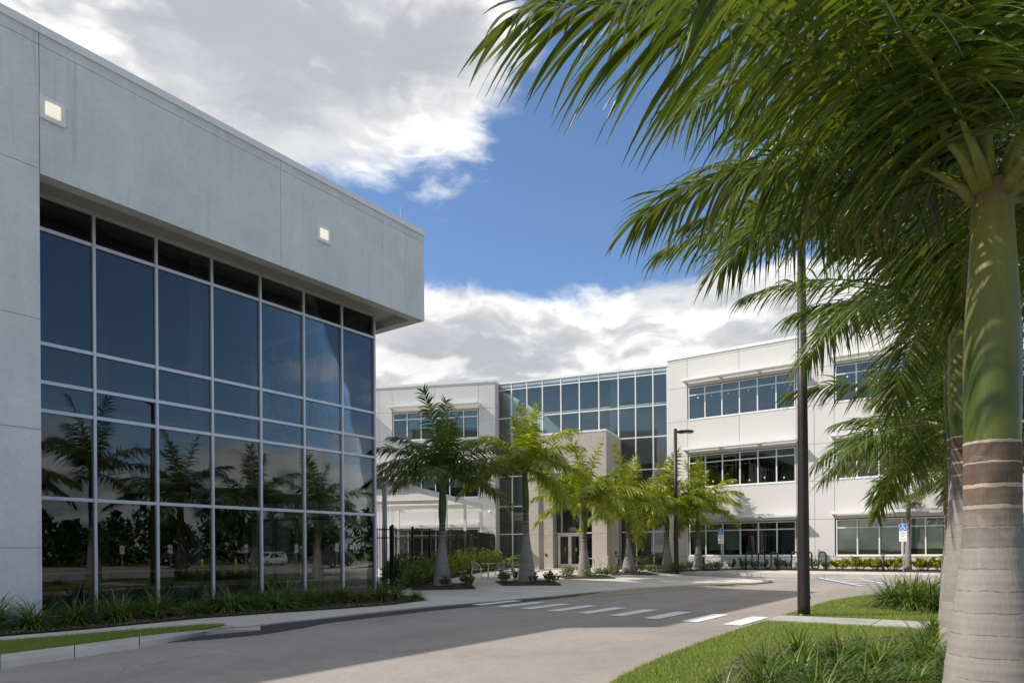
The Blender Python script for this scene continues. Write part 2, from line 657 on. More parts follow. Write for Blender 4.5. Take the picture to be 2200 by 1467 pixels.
M = {}
M['gym_stucco'] = stucco('gym_stucco', (0.70, 0.705, 0.69), 0.34)
M['panel'] = stucco('panel_paint', (0.64, 0.625, 0.605), 0.05)
M['joint'] = plain('joint_sealant', (0.20, 0.195, 0.19), 0.9)
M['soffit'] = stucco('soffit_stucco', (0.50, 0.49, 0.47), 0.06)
M['white_metal'] = plain('white_painted_metal', (0.80, 0.80, 0.79), 0.42, 0.0, 0.03, 1.0)
M['alu'] = plain('clear_anodised_aluminium', (0.66, 0.67, 0.69), 0.38, 0.25, 0.04, 2.0)
M['gray_metal'] = plain('galvanised_steel', (0.42, 0.43, 0.44), 0.45, 0.5, 0.1, 5.0)
M['bronze'] = plain('dark_bronze_paint', (0.030, 0.024, 0.020), 0.42, 0.2, 0.15, 4.0)
M['black_metal'] = plain('black_powder_coat', (0.012, 0.012, 0.013), 0.40, 0.1, 0.1, 4.0)
M['stone'] = None
M['interior'] = plain('interior_paint', (0.48, 0.48, 0.46), 0.8)
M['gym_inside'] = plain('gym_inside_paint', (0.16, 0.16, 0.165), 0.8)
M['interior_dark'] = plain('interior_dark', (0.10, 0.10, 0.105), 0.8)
M['blind'] = plain('roller_blind', (0.66, 0.70, 0.66), 0.9, 0, 0.03, 1.0)
M['rubber'] = plain('black_rubber', (0.015, 0.015, 0.016), 0.7)
M['asphalt'] = asphalt('weathered_asphalt', (0.262, 0.232, 0.207), (0.390, 0.350, 0.316))
M['asphalt_new'] = asphalt('fresh_asphalt', (0.050, 0.048, 0.047), (0.075, 0.072, 0.070))
M['concrete'] = concrete('walk_concrete', (0.58, 0.545, 0.495), 0.10)
M['kerb'] = concrete('kerb_concrete', (0.46, 0.44, 0.40), 0.22)
def worn_paint(name, col):
    m, T = mat_new(name)
    P = T.n('ShaderNodeNewGeometry').outputs['Position']
    wear = T.sm(T.m('ADD', T.m('MULTIPLY', T.noise(P, 38.0, 4.0, 0.7), 0.6), T.m('MULTIPLY', T.noise(P, 2.2, 4.0, 0.6), 0.4)), 0.55, 0.66)
    c = T.mix(T.m('MULTIPLY', wear, 0.6), col, (0.27, 0.245, 0.225))
    c = T.vm('SCALE', c, T.lin(T.noise(P, 6.0, 4.0), 0.3, 0.7, 0.90, 1.06))
    finish(T, principled(T, c, 0.8, spec=0.3).outputs[0])
    return m


M['white_paint'] = worn_paint('white_road_paint', (0.76, 0.76, 0.75))
M['yellow_paint'] = worn_paint('yellow_road_paint', (0.62, 0.36, 0.05))
M['blue_paint'] = worn_paint('blue_road_paint', (0.10, 0.22, 0.52))
M['gym_glass'] = glass('gym_glazing', (0.68, 0.715, 0.715), 0.050, 0.0014)
M['office_glass'] = glass('office_glazing', (0.76, 0.83, 0.79), 0.085, 0.0026, coat=(1.0, 0.94, 0.86))
M['curtain_glass'] = glass('curtain_glazing', (0.72, 0.79, 0.77), 0.085, 0.0026, coat=(1.0, 0.94, 0.86))


def stone_mat():
    """shot-blasted precast: pinkish grey with dark and pale aggregate"""
    m, T = mat_new('aggregate_precast')
    P = T.n('ShaderNodeNewGeometry').outputs['Position']
    vo = T.n('ShaderNodeTexVoronoi')
    T.set(vo.inputs['Vector'], P)
    vo.inputs['Scale'].default_value = 48.0
    r = T.sep(vo.outputs['Color'])[0]
    n = T.noise(P, 7.0, 6.0, 0.7)
    c = T.mix(T.sm(r, 0.2, 0.9), (0.43, 0.385, 0.34), (0.55, 0.505, 0.455))
    c = T.mix(T.m('MULTIPLY', T.m('GREATER_THAN', r, 0.95), 0.4), c, (0.16, 0.14, 0.125))
    c = T.vm('SCALE', c, T.lin(n, 0.3, 0.7, 0.86, 1.12))
    finish(T, principled(T, c, 0.9, 0, T.bump(n, 0.3, 0.005), 0.25).outputs[0])
    return m


M['stone'] = stone_mat()


def mulch_mat():
    m, T = mat_new('wood_mulch')
    P = T.n('ShaderNodeNewGeometry').outputs['Position']
    vo = T.n('ShaderNodeTexVoronoi')
    T.set(vo.inputs['Vector'], P)
    vo.inputs['Scale'].default_value = 22.0
    r = T.sep(vo.outputs['Color'])[0]
    n = T.noise(P, 30.0, 4.0, 0.7)
    c = T.mix(T.m('POWER', r, 2.0), (0.055, 0.034, 0.024), (0.20, 0.145, 0.105))
    c = T.vm('SCALE', c, T.lin(n, 0.3, 0.7, 0.7, 1.25))
    h = T.m('ADD', T.m('MULTIPLY', r, 0.6), n)
    finish(T, principled(T, c, 0.95, 0, T.bump(h, 0.9, 0.03), 0.2).outputs[0])
    return m


M['mulch'] = mulch_mat()


def lawn_mat():
    m, T = mat_new('lawn_soil')
    P = T.n('ShaderNodeNewGeometry').outputs['Position']
    a = T.noise(P, 0.8, 5.0, 0.6)
    b = T.noise(P, 40.0, 4.0, 0.7)
    c = T.mix(T.lin(a, 0.3, 0.7), (0.105, 0.140, 0.035), (0.180, 0.205, 0.065))
    c = T.mix(T.m('MULTIPLY', T.sm(T.noise(P, 1.7, 4.0, 0.65), 0.56, 0.72), 0.55), c, (0.21, 0.175, 0.095))
    c = T.vm('SCALE', c, T.lin(b, 0.25, 0.75, 0.55, 1.35))
    finish(T, principled(T, c, 0.95, 0, T.bump(b, 0.8, 0.03), 0.2).outputs[0])
    return m


M['lawn'] = lawn_mat()
M['grass'] = leaf('grass_blades', (0.155, 0.215, 0.042), (0.33, 0.38, 0.105), 0.30, 0.5, 0.25)
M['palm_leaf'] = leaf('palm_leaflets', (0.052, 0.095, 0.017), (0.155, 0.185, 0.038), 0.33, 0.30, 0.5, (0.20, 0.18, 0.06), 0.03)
M['palm_leaf_sunlit'] = leaf('sunlit_tone_palm_leaflets', (0.125, 0.185, 0.016), (0.36, 0.38, 0.040), 0.40, 0.32, 0.45, (0.34, 0.30, 0.05), 0.05)  # brighter copy of the palm leaflets, sunlight put into the colour
M['rachis'] = plain('palm_rachis', (0.22, 0.24, 0.06), 0.45, 0, 0.2, 12.0)
M['liriope'] = leaf('liriope_blades', (0.065, 0.125, 0.024), (0.160, 0.220, 0.050), 0.25, 0.4, 0.4, (0.26, 0.23, 0.05), 0.12)
M['shrub'] = leaf('shrub_leaves', (0.055, 0.105, 0.030), (0.13, 0.19, 0.055), 0.28, 0.42, 0.4)
M['shrub_pale'] = leaf('variegated_leaves', (0.13, 0.18, 0.06), (0.32, 0.34, 0.16), 0.25, 0.45, 0.35)
M['croton'] = leaf('golden_leaves', (0.10, 0.14, 0.015), (0.42, 0.36, 0.02), 0.30, 0.42, 0.4)
M['hedge'] = leaf('hedge_leaves', (0.12, 0.175, 0.028), (0.28, 0.33, 0.070), 0.32, 0.45, 0.35)
M['bigleaf'] = leaf('broad_leaves', (0.055, 0.13, 0.015), (0.13, 0.23, 0.03), 0.35, 0.35, 0.45)
M['twig'] = plain('twigs', (0.13, 0.10, 0.07), 0.9)
M['petal'] = leaf('pink_petals', (0.55, 0.10, 0.25), (0.75, 0.25, 0.40), 0.4, 0.6, 0.2)
M['tree_far'] = leaf('far_tree_leaves', (0.020, 0.040, 0.010), (0.055, 0.080, 0.022), 0.2, 0.6, 0.2)

# ================================================================== GROUND
GROUND_Z = -0.35
big = [(-700, -500), (900, -500), (900, 1500), (-700, 1500)]
gr_v = [(-700, -500, GROUND_Z), (900, -500, GROUND_Z), (900, 1500, GROUND_Z), (-700, 1500, GROUND_Z)]
g = MB()
g.quad(*gr_v)
tag(g.obj('ground', M['lawn']), kind='structure')

road_poly = [(-16, -25), (64, -25), (64, 24), (50, 32), (30, 36), (19, 45), (-16, 45)]
sheet('road', road_poly, g_road, M['asphalt'], 1.0, skirt=0.6)

# plaza and walks on the building side of the road
edge_px = [(545, 1346), (600, 1339), (700, 1328.8), (820, 1315), (925, 1304), (1100, 1289), (1250, 1275), (1370, 1263.5), (1480, 1257.5)]
plaza_edge = [on(u, v) for u, v in edge_px]
plaza_edge = [(p.x, p.y) for p in plaza_edge]
tip = [tuple(on(u, v).xy) for u, v in ((1560, 1255), (1612, 1253), (1638, 1251), (1644, 1249.5), (1632, 1247), (1598, 1244.2), (1550, 1241.5), (1512, 1239.5))]
RW = Wall(9.642, 42.0, 0.8115, -0.5844)           # right wing facade
LW = Wall(-1.094, 46.744, 0.98, -0.2)             # left wing facade
CW = Wall(9.982, 43.5, 0.923, -0.385)             # glazed centre
k0, k1 = RW.p(-1.2, 4.1, 0), RW.p(30, 4.1, 0)
inner = [(40.0, 30.0), (30, 50), (-16, 52), (-16, 20), (-12.5, 13.0)]
lw_edge = [on(u, v) for u, v in [(0, 1366), (220, 1349), (420, 1340)]]
plaza_poly = ([(-13.5, 8.8)] + [(p.x, p.y) for p in [on(0, 1384), on(240, 1362), on(440, 1348), on(500, 1346)]] + plaza_edge + tip +
              [(k0.x, k0.y), (k1.x, k1.y), (36, 32), (30, 52), (-18, 52), (-18, 9)])
sheet('plaza_paving', plaza_poly, g_plaza, M['concrete'], 1.3, skirt=0.16)
# darker new asphalt along the edge of the walk
up_px = [(358, 1380), (420, 1367), (480, 1355.5), (540, 1345.5), (600, 1336.5), (700, 1326), (820, 1313), (925, 1302), (1100, 1287), (1250, 1273.5), (1300, 1269)]
lo_px = [(1275, 1275.5), (1200, 1285), (1100, 1295.5), (1000, 1304.5), (925, 1312), (800, 1326.5), (700, 1338.5), (645, 1350), (562, 1363), (480, 1371), (420, 1376)]
sheet('asphalt_strip', [tuple(on(u, v).xy) for u, v in up_px + lo_px], g_road, M['asphalt_new'], 0.6, 0.006)

# left kerb, verge
kt = [on(u, v, lambda x, y: 0.12) for u, v in [(-60, 1412), (0, 1405), (160, 1385), (300, 1366), (420, 1353), (500, 1346), (560, 1341.5)]]
kb = [on(u, v) for u, v in [(-60, 1448), (0, 1437), (160, 1413), (300, 1391), (370, 1378), (480, 1356), (560, 1344.5)]]
kerb = empty('kerb', (0, 0, 0))
tag(kerb, kind='structure')
seg_n = 6


def lerp_poly(P, s):
    x = s * (len(P) - 1)
    i = min(int(x), len(P) - 2)
    return P[i].lerp(P[i + 1], x - i)


for i in range(seg_n):
    mb = MB()
    K = 6
    for j in range(K):
        s0, s1 = (i + (j + 0.0) / K) / seg_n, (i + (j + 1.0) / K) / seg_n
        if j == 0:
            s0 += 0.0012
        if j == K - 1:
            s1 -= 0.0012
        a0, a1, b0, b1 = lerp_poly(kt, s0), lerp_poly(kt, s1), lerp_poly(kb, s0), lerp_poly(kb, s1)
        h0, h1 = 0.09 * smooth((1.0 - s0) / 0.4) + 0.03, 0.09 * smooth((1.0 - s1) / 0.4) + 0.03

        def row(a, b, h):
            o = b.lerp(a, 0.16)
            return [Vector((b.x, b.y, -0.02)), Vector((o.x, o.y, h * 0.72)), Vector((a.x, a.y, h)), Vector((a.x, a.y, -0.05))]
        r0, r1 = row(a0, b0, h0), row(a1, b1, h1)
        for q in range(3):
            mb.quad(r0[q], r1[q], r1[q + 1], r0[q + 1])
        if j == 0:
            mb.quad(*r0)
        if j == K - 1:
            mb.quad(*r1[::-1])
    mb.obj('kerb_stone', M['kerb'], kerb)

verge = [(p.x - 0.02, p.y + 0.02) for p in kt[:-2]] + [(p.x, p.y) for p in [on(486, 1344, lambda x, y: 0.08), on(440, 1345.5, lambda x, y: 0.08), on(240, 1361, lambda x, y: .08), on(0, 1382, lambda x, y: .08), on(-60, 1389, lambda x, y: .08)]]
VERGE = verge
sheet('verge_soil', verge, lambda x, y: 0.095, M['lawn'], 0.7, 0.0)

# lawn island on the right
lawn_edge = [on(u, v) for u, v in [(1180, 1560), (1335, 1467), (1420, 1425), (1500, 1393), (1575, 1365), (1640, 1342.5), (1668, 1332), (1688, 1327), (1722, 1317), (1760, 1303), (1790, 1294), (1840, 1286), (1900, 1281.5), (1980, 1279), (2060, 1278)]]
LE = [(p.x, p.y) for p in lawn_edge]
lawn_poly = [(-1.2, 2.0)] + LE + [(20.0, 24.3), (22.5, 21.5), (17.5, 14.0), (10.0, 2.5), (4.0, -9.0), (-3.5, -9.0)]
LAWN = lawn_poly


def g_lawn(x, y):
    n_ = x * NX + y * NY
    return 0.035 + 0.06 * smooth((n_ + 6.4) / 3.0) + g_road(x, y)


sheet('lawn_soil', lawn_poly, g_lawn, M['lawn'], 0.9, 0.0, skirt=0.12)
# concrete path through the lawn, two slabs
pa, pb = on(1637, 1342), on(1670, 1330)
e = Vector((NX, NY, 0))
dd = Vector((DX, DY, 0))
path0 = pa + e * 0.05 - dd * 0.02
path = empty('path', (0, 0, 0))
tag(path, kind='structure')
s0 = 0.0
for i, ln in enumerate((2.02, 2.3, 2.3, 2.3, 2.3)):
    a, b = path0 + e * (s0 + 0.012), path0 + e * (s0 + ln - 0.012)
    q = [a, b, b + dd * 1.22, a + dd * 1.22]
    mb = MB()
    top = [Vector((p.x, p.y, g_lawn(p.x, p.y) + 0.035)) for p in q]
    bot = [Vector((p.x, p.y, -0.05)) for p in q]
    mb.quad(*top)
    for j in range(4):
        mb.quad(bot[j], bot[(j + 1) % 4], top[(j + 1) % 4], top[j])
    mb.obj('path_slab', M['kerb'], path)
    s0 += ln
PATH = [path0, path0 + e * 11.2, path0 + e * 11.2 + dd * 1.22, path0 + dd * 1.22]

# right-hand kerb in front of the office wing, in lengths
kerb2 = RW.root('kerb')
tag(kerb2, kind='structure')
for i, (t0, t1, up) in enumerate(((-1.2, 0.7, 0), (0.7, 3.7, 0), (3.7, 6.7, 0), (6.7, 9.7, 0), (9.7, 12.7, 0), (12.7, 16, 0), (16, 20, 0))):
    zt = [g_plaza(*RW.p(t, 4.2, 0).xy) for t in (t0, t1)]
    w0, w1 = 4.08, 4.08 + (0.34 if up else 0.18)
    mb = MB()
    rows = []
    for t, z in ((t0 + .01, zt[0]), (t1 - .01, zt[1])):
        rows.append([(t, -w0, z + 0.012), (t, -w1, z + (0.03 if up else -0.01)), (t, -w1 - .02, z - 0.3), (t, -w0, z - 0.3)])
    for q in range(4):
        mb.quad(rows[0][q], rows[0][(q + 1) % 4], rows[1][(q + 1) % 4], rows[1][q])
    mb.quad(*rows[0][::-1])
    mb.quad(*rows[1])
    mb.obj('kerb_stone', M['kerb'], kerb2)

# ------------------------------------------------------------------ painted markings
def paint(name, quad, mat, parent, lift=0.006, g=g_road):
    mb = MB()
    n = 6
    a, b, c, d_ = [Vector((p[0], p[1])) for p in quad]
    for i in range(n):
        s, t = i / n, (i + 1) / n
        P = [a.lerp(b, s), a.lerp(b, t), d_.lerp(c, t), d_.lerp(c, s)]
        mb.quad(*[(p.x, p.y, g(p.x, p.y) + lift) for p in P])
    return mb.obj(name, mat, parent)


cw = empty('crosswalk', (0, 0, 0))
tag(cw, kind='structure')
c9 = on(1551, 1341.5)
c1 = on(1012, 1299)
for i in range(9):
    p = c1.lerp(c9, i / 8.0)
    q = [p, p + Vector((DX, DY, 0)) * 2.1, p + Vector((DX, DY, 0)) * 2.1 + e * 0.40, p + e * 0.40]
    paint('crosswalk_stripe', [(v.x, v.y) for v in q], M['white_paint'], cw, 0.011)


def stripe_line(name, pts, w, mat, lift=0.008):
    pts = [Vector((p[0], p[1])) for p in pts]
    mb = MB()
    L, Rr = [], []
    for i, p in enumerate(pts):
        t = (pts[min(i + 1, len(pts) - 1)] - pts[max(i - 1, 0)]).normalized()
        nn = Vector((t.y, -t.x)) * w / 2
        L.append(p - nn)
        Rr.append(p + nn)
    for i in range(len(pts) - 1):
        mb.quad(*[(q.x, q.y, g_road(q.x, q.y) + lift) for q in (L[i], Rr[i], Rr[i + 1], L[i + 1])])
    o = mb.obj(name, mat)
    return tag(o, kind='structure')


stripe_line('yellow_line', chaikin([on(1170, 1281.5), on(1230, 1283.5), on(1300, 1279.5), on(1400, 1271), on(1500, 1262.5), on(1570, 1258), on(1630, 1257)], 2), 0.13, M['yellow_paint'], 0.012)
stripe_line('yellow_line', chaikin([on(1245, 1278.6), on(1330, 1271), on(1420, 1263.5), on(1500, 1259.5)], 2), 0.10, M['yellow_paint'], 0.012)
stripe_line('asphalt_patch', chaikin([on(1540, 1257), on(1615, 1254.5), on(1662, 1251), on(1640, 1246), on(1590, 1242.6), on(1540, 1240)], 2), 0.35, M['asphalt_new'], 0.006)
stripe_line('blue_line', chaikin([on(1648, 1251.2), on(1648, 1248.2), on(1625, 1245.4), on(1585, 1242.8)], 2), 0.16, M['blue_paint'], 0.013)
bay = RW.root('parking_bay_marking')
tag(bay, kind='structure')


def bay_line(t0, w0, t1, w1, wd, mat, lift=0.008):
    a, b = RW.p(t0, w0, 0), RW.p(t1, w1, 0)
    t = (b - a).normalized()
    nn = Vector((t.y, -t.x, 0)) * wd / 2
    mb = MB()
    n = 6
    inv = Matrix.Rotation(-RW.rz, 4, 'Z') @ Matrix.Translation(-RW.o)
    for i in range(n):
        P = []
        for s, k in ((i / n, -1), (i / n, 1), ((i + 1) / n, 1), ((i + 1) / n, -1)):
            p = a.lerp(b, s) + nn * k
            P.append(inv @ Vector((p.x, p.y, g_road(p.x, p.y) + lift)))
        mb.quad(*P)
    mb.obj('bay_line', mat, bay)


def t_at(u, w):
    """t on the line w metres in front of the right wing where photo column u crosses it"""
    o_ = RW.p(0, w, 0)
    a_ = ray(u, 1240)[0]
    return (a_ * o_.y - o_.x) / (RW.e.x - a_ * RW.e.y), w


HL_ = [(t_at(1760, 4.4), t_at(1850, 8.6)), (t_at(1845, 4.4), t_at(1936, 8.6))]
for k_, (a_, b_) in enumerate(HL_):
    sg = 0.17 if k_ else -0.17
    bay_line(a_[0], a_[1], b_[0], b_[1], 0.16, M['white_paint'], 0.022)
    bay_line(a_[0] + sg, a_[1], b_[0] + sg, b_[1], 0.16, M['blue_paint'], 0.022)
for i in range(5):
    f = 0.12 + i * 0.2
    l_ = [HL_[0][0][j] * (1 - f) + HL_[0][1][j] * f for j in (0, 1)]
    r_ = [HL_[1][0][j] * (1 - f + 0.1) + HL_[1][1][j] * (f - 0.1) for j in (0, 1)]
    bay_line(l_[0], l_[1], r_[0], r_[1], 0.13, M['white_paint'], 0.020)
for (t0, w0, t1, w1) in ((7.6, 6.6, 8.5, 6.7), (7.9, 6.2, 7.8, 7.2), (8.5, 6.4, 9.3, 6.6), (16.2, 6.4, 17.1, 6.5), (16.5, 6.0, 16.4, 7.0), (17.1, 6.3, 17.8, 6.4)):
    bay_line(t0, w0, t1, w1, 0.13, M['white_paint'], 0.022)

# ================================================================== GYM BUILDING (left)
GW = Wall(-4.966, 24.771, DX, DY)        # glass plane, t = 0 at the far corner, negative towards the camera
GYM_Z0 = 0.10
gym = GW.root('gym_building', label='grey stucco gym building with a tall dark glass wall under a deep overhang', cat='building')
FW = 1.48                                 # fascia stands this far in front of the glass
FT1 = 1.10                                # and this far beyond the glass corner
ZB, ZT = 9.95, 13.08
TL = -12.15 + 1.10                        # joint between solid wall and fascia (t)
TR = [z for z in (0.10, 2.94, 5.02, 5.70, 6.62, 9.35, 10.20)]
MT = [-10.95, -9.37, -7.815, -6.23, -4.653, -3.06, -1.486, 0.0]
# solid end wall in panels, the part beyond the frame has a lower roof
zj = [-0.1, 1.74, 4.33, 6.75, 10.05, 12.78]
bar('wall_core', M['joint'], gym, TL - 1.7, TL - 0.02, FW - 0.5, FW - 0.03, -0.1, ZT - 0.1)
for a, b in zip(zj[:-1], zj[1:]):
    bar('wall_panel', M['gym_stucco'], gym, TL - 1.68, TL - 0.006, FW - 0.2, FW, a + 0.006, b - 0.006)
bar('wall_panel', M['gym_stucco'], gym, TL - 1.68, TL - 0.006, FW - 0.2, FW, 12.786, ZT - 0.05)
bar('wall_return', M['gym_stucco'], gym, TL - 0.36, TL - 0.004, -0.3, FW - 0.201, -0.1, ZB + 0.2)
bar('low_wing', M['gym_stucco'], gym, TL - 14.0, TL - 1.70, -14.0, FW, -0.1, 11.35)
# fascia beam panels
fj = [TL, -5.0, FT1]
fjt = [TL + 0.004, -6.02 + 1.10, FT1]
for a, b in zip(fjt[:-1], fjt[1:]):
    bar('fascia_panel', M['gym_stucco'], gym, a + 0.006, b - 0.006 * (b < FT1), FW - 0.36, FW, ZB, 12.774)
    bar('fascia_panel', M['gym_stucco'], gym, a + 0.006, b - 0.006 * (b < FT1), FW - 0.36, FW - 0.001, 12.786, ZT - 0.04)
bar('fascia_core', M['joint'], gym, TL + 0.05, FT1 - 0.05, FW - 0.34, FW - 0.02, ZB + 0.02, ZT - 0.06)
bar('end_beam', M['gym_stucco'], gym, FT1 - 0.36, FT1 - 0.002, -14.0, FW - 0.361, ZB + 0.001, ZT - 0.04)
bar('soffit', M['soffit'], gym, TL, FT1 - 0.361, -0.6, FW - 0.362, 10.20, 10.30)
bar('roof', M['gray_metal'], gym, TL - 1.68, FT1 - 0.362, -14.0, FW - 0.362, 12.3, 12.42)
bar('wall_far', M['gym_stucco'], gym, TL - 1.66, FT1 - 0.37, -14.3, -14.0, -0.1, 12.3)
# coping, in lengths with hairline joints
cj = [TL - 1.7, TL - 0.02, -7.75, -6.3, -3.1, FT1 + 0.05]
cj = [TL - 1.70, TL - 0.01, -7.3, -5.9, -2.4, FT1 + 0.05]
for a, b in zip(cj[:-1], cj[1:]):
    bar('coping', M['white_metal'], gym, a + 0.003, b - 0.003, FW - 0.38, FW + 0.045, ZT - 0.055, ZT + 0.13)
bar('coping', M['white_metal'], gym, FT1 - 0.38, FT1 + 0.047, -14.2, FW - 0.383, ZT - 0.05, ZT + 0.128)
# lightning rods
for t, w in ((-5.9, 0.8), (0.5, 0.9), (-1.6, -6.0)):
    MB().tube([(t, -w, ZT - 0.1), (t, -w, ZT + 0.95)], [0.012, 0.005], 5).obj('lightning_rod', M['alu'], gym)
# window head, sill, mullions and transoms
bar('window_head', M['soffit'], gym, TL, 0.05, -0.12, 0.04, 10.10, 10.199)
bar('sill', M['alu'], gym, TL, 0.07, -0.10, 0.10, -0.06, 0.11)
for t in MT[1:]:
    wd = 0.05 if t < 0 else 0.055
    bar('mullion', M['alu'], gym, t - wd / 2 - 0.008, t + wd / 2 + 0.008, -0.10, 0.06, 0.112, 10.099)
for z in TR[1:-1]:
    for a, b in zip(MT[:-1], MT[1:]):
        bar('transom', M['alu'], gym, a + 0.036, b - 0.036, -0.09, 0.045, z - 0.042, z + 0.042)
for z0, z1 in zip(TR[:-1], TR[1:]):
    for a, b in zip(MT[:-1], MT[1:]):
        bar('pane', M['gym_glass'], gym, a + 0.034, b - 0.034, -0.022, -0.010, z0 + 0.03, z1 - 0.03)
# the far end is glazed too
E_MT = [-0.08, -1.55, -3.05, -4.55, -6.05, -7.55]
for w in E_MT[1:]:
    bar('mullion', M['alu'], gym, -0.10, 0.05, w - 0.035, w + 0.035, 0.112, 10.099)
for z in TR[1:-1]:
    bar('transom', M['alu'], gym, -0.09, 0.035, E_MT[-1] + 0.04, -0.11, z - 0.042, z + 0.042)
for z0, z1 in zip(TR[:-1], TR[1:]):
    for a, b in zip(E_MT[1:], E_MT[:-1]):
        bar('pane', M['gym_glass'], gym, -0.022, -0.010, a + 0.034, b - 0.034, z0 + 0.03, z1 - 0.03)
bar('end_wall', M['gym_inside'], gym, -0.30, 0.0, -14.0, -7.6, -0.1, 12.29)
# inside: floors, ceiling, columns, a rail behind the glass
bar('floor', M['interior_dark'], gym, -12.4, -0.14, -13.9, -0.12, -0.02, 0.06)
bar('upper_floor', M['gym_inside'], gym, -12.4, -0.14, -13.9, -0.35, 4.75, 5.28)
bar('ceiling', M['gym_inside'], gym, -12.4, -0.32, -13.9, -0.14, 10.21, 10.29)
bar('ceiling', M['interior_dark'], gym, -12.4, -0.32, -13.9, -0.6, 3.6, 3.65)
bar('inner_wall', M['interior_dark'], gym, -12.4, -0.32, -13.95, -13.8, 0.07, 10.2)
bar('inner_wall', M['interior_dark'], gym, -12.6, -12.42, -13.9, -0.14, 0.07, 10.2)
for t in (-0.75, -6.3):
    for w in (-0.9, -7.0):
        bar('column', M['gym_inside'], gym, t - 0.18, t + 0.18, w - 0.18, w + 0.18, 0.07, 10.2)
MB().tube([(-12.3, 0.45, 1.12), (-0.4, 0.45, 1.12)], 0.022, 6).obj('rail', M['alu'], gym)

# lit wall lights on the fascia
lamp_em, T = mat_new('warm_lens')
b_ = principled(T, (0.85, 0.80, 0.68), 0.3)
b_.inputs['Emission Color'].default_value = (1.0, 0.86, 0.62, 1)
b_.inputs['Emission Strength'].default_value = 0.42
finish(T, b_.outputs[0])
for t, lab in ((-10.80, 'lit square wall light on the grey fascia beside the vertical joint'), (-3.40, 'lit square wall light on the grey fascia nearer its far corner')):
    r_ = empty('wall_light', GW.p(t, FW + 0.003, 11.42), GW.rz, lab, 'wall light', 'wall lights on the fascia')
    f = MB()
    s_, q_ = 0.25, 0.15
    for (x0, x1, z0, z1) in ((-s_, s_, q_, s_), (-s_, s_, -s_, -q_), (-s_, -q_, -q_, q_), (q_, s_, -q_, q_)):
        f.box((x0, -0.05, z0), (x1, 0.0, z1))
    f.obj('frame', M['white_metal'], r_)
    MB().box((-q_ + 0.002, -0.09, -q_ + 0.002), (q_ - 0.002, -0.002, q_ - 0.002)).obj('lens', lamp_em, r_, bevel=0.02)

# exercise machines upstairs, dark shapes behind the glass
def machine(t, w, turn, lab, kind):
    r_ = empty('exercise_machine', GW.p(t, w, 5.285), GW.rz + turn, lab, 'gym machine', 'exercise machines on the upper floor')
    m = MB()
    for y in (-0.28, 0.28):
        m.tube([(-0.75, y, 0.06), (0.75, y, 0.06)], 0.045, 6)
    m.tube([(-0.6, -0.28, 0.06), (-0.6, 0.28, 0.06)], 0.04, 6)
    m.tube([(0.6, -0.28, 0.06), (0.6, 0.28, 0.06)], 0.04, 6)
    m.tube([(0.6, 0, 0.06), (0.55, 0, 1.0), (0.35, 0, 1.75), (0.0, 0, 2.0), (-0.35, 0, 1.95)], 0.045, 8)
    m.obj('frame', M['black_metal'], r_)
    if kind:
        MB().box((-0.45, -0.22, 0.50), (0.05, 0.22, 0.60)).obj('seat', M['rubber'], r_, bevel=0.03)
        Mx = Matrix.Translation((0.15, 0, 0.6)) @ Matrix.Rotation(R(12), 4, 'Y')
        MB().box((-0.05, -0.22, 0.0), (0.06, 0.22, 0.95), Mx).obj('backrest', M['rubber'], r_, bevel=0.03)
        for y in (-0.4, 0.4):
            MB().tube([(0.3, y * 0.5, 1.75), (0.0, y, 1.5), (-0.25, y, 1.15)], 0.03, 6).obj('arm', M['black_metal'], r_)
    else:
        MB().box((-0.5, -0.22, 1.45), (-0.44, 0.22, 1.80)).obj('console', M['rubber'], r_, bevel=0.02)
        for y in (-0.3, 0.3):
            MB().tube([(0.6, y, 0.45), (0.2, y, 0.9), (-0.25, y, 1.4), (-0.4, y, 1.75)], 0.03, 6).obj('arm', M['black_metal'], r_)
            MB().box((-0.3, y - 0.08, 0.28), (0.15, y + 0.08, 0.34)).obj('pedal', M['rubber'], r_)
        MB().lathe([(0.05, -0.07), (0.36, -0.06), (0.36, 0.06), (0.05, 0.07)], 14, Matrix.Translation((0.62, 0, 0.42)) @ Matrix.Rotation(R(90), 4, 'X')).obj('flywheel', M['black_metal'], r_)


machine(-1.35, -1.35, R(100), 'dark exercise machine with tall padded backrest behind the upper gym glass', 1)
machine(-2.75, -1.5, R(20), 'dark cross trainer with two arched arms behind the upper gym glass', 0)
machine(-4.25, -1.6, R(60), 'dark exercise machine third from the glass corner upstairs in the gym', 1)
machine(-6.6, -1.9, R(30), 'dark cross trainer deep in the blue reflection upstairs in the gym', 0)

# ================================================================== OFFICE BUILDING
office = empty('office_building', (4.0, 44.0, 0.0), 0, 'white three storey office building with glazed centre and stone entrance portal', 'building')


class Sub:
    """a wall of the office whose parts are children of the office itself"""
    def __init__(s, wall):
        s.w = wall
        inv = Matrix.Translation(Vector((-4.0, -44.0, 0)))
        s.mx = inv @ Matrix.Translation(wall.o) @ Matrix.Rotation(wall.rz, 4, 'Z')

    def bar(s, name, mat, t0, t1, w0, w1, z0, z1, parent=None, bevel=0.0):
        o = bar(name, mat, parent or office, t0, t1, w0, w1, z0, z1, bevel)
        if parent is None:
            c = s.mx @ Vector(o.location)
            o.location = c
            o.rotation_euler = (0, 0, s.w.rz)
        return o

    def holder(s, name, t, z, w=0.0):
        """a part that carries sub-parts: an empty in the wall frame"""
        o = empty(name, (0, 0, 0))
        o.parent = office
        o.location = s.mx @ Vector((t, -w, z))
        o.rotation_euler = (0, 0, s.w.rz)
        return o


LV = [(1.24, 2.72, 3.16), (5.32, 6.80, 7.25), (9.42, 10.89, 11.37)]
ZC = 13.34
BASE = 0.25


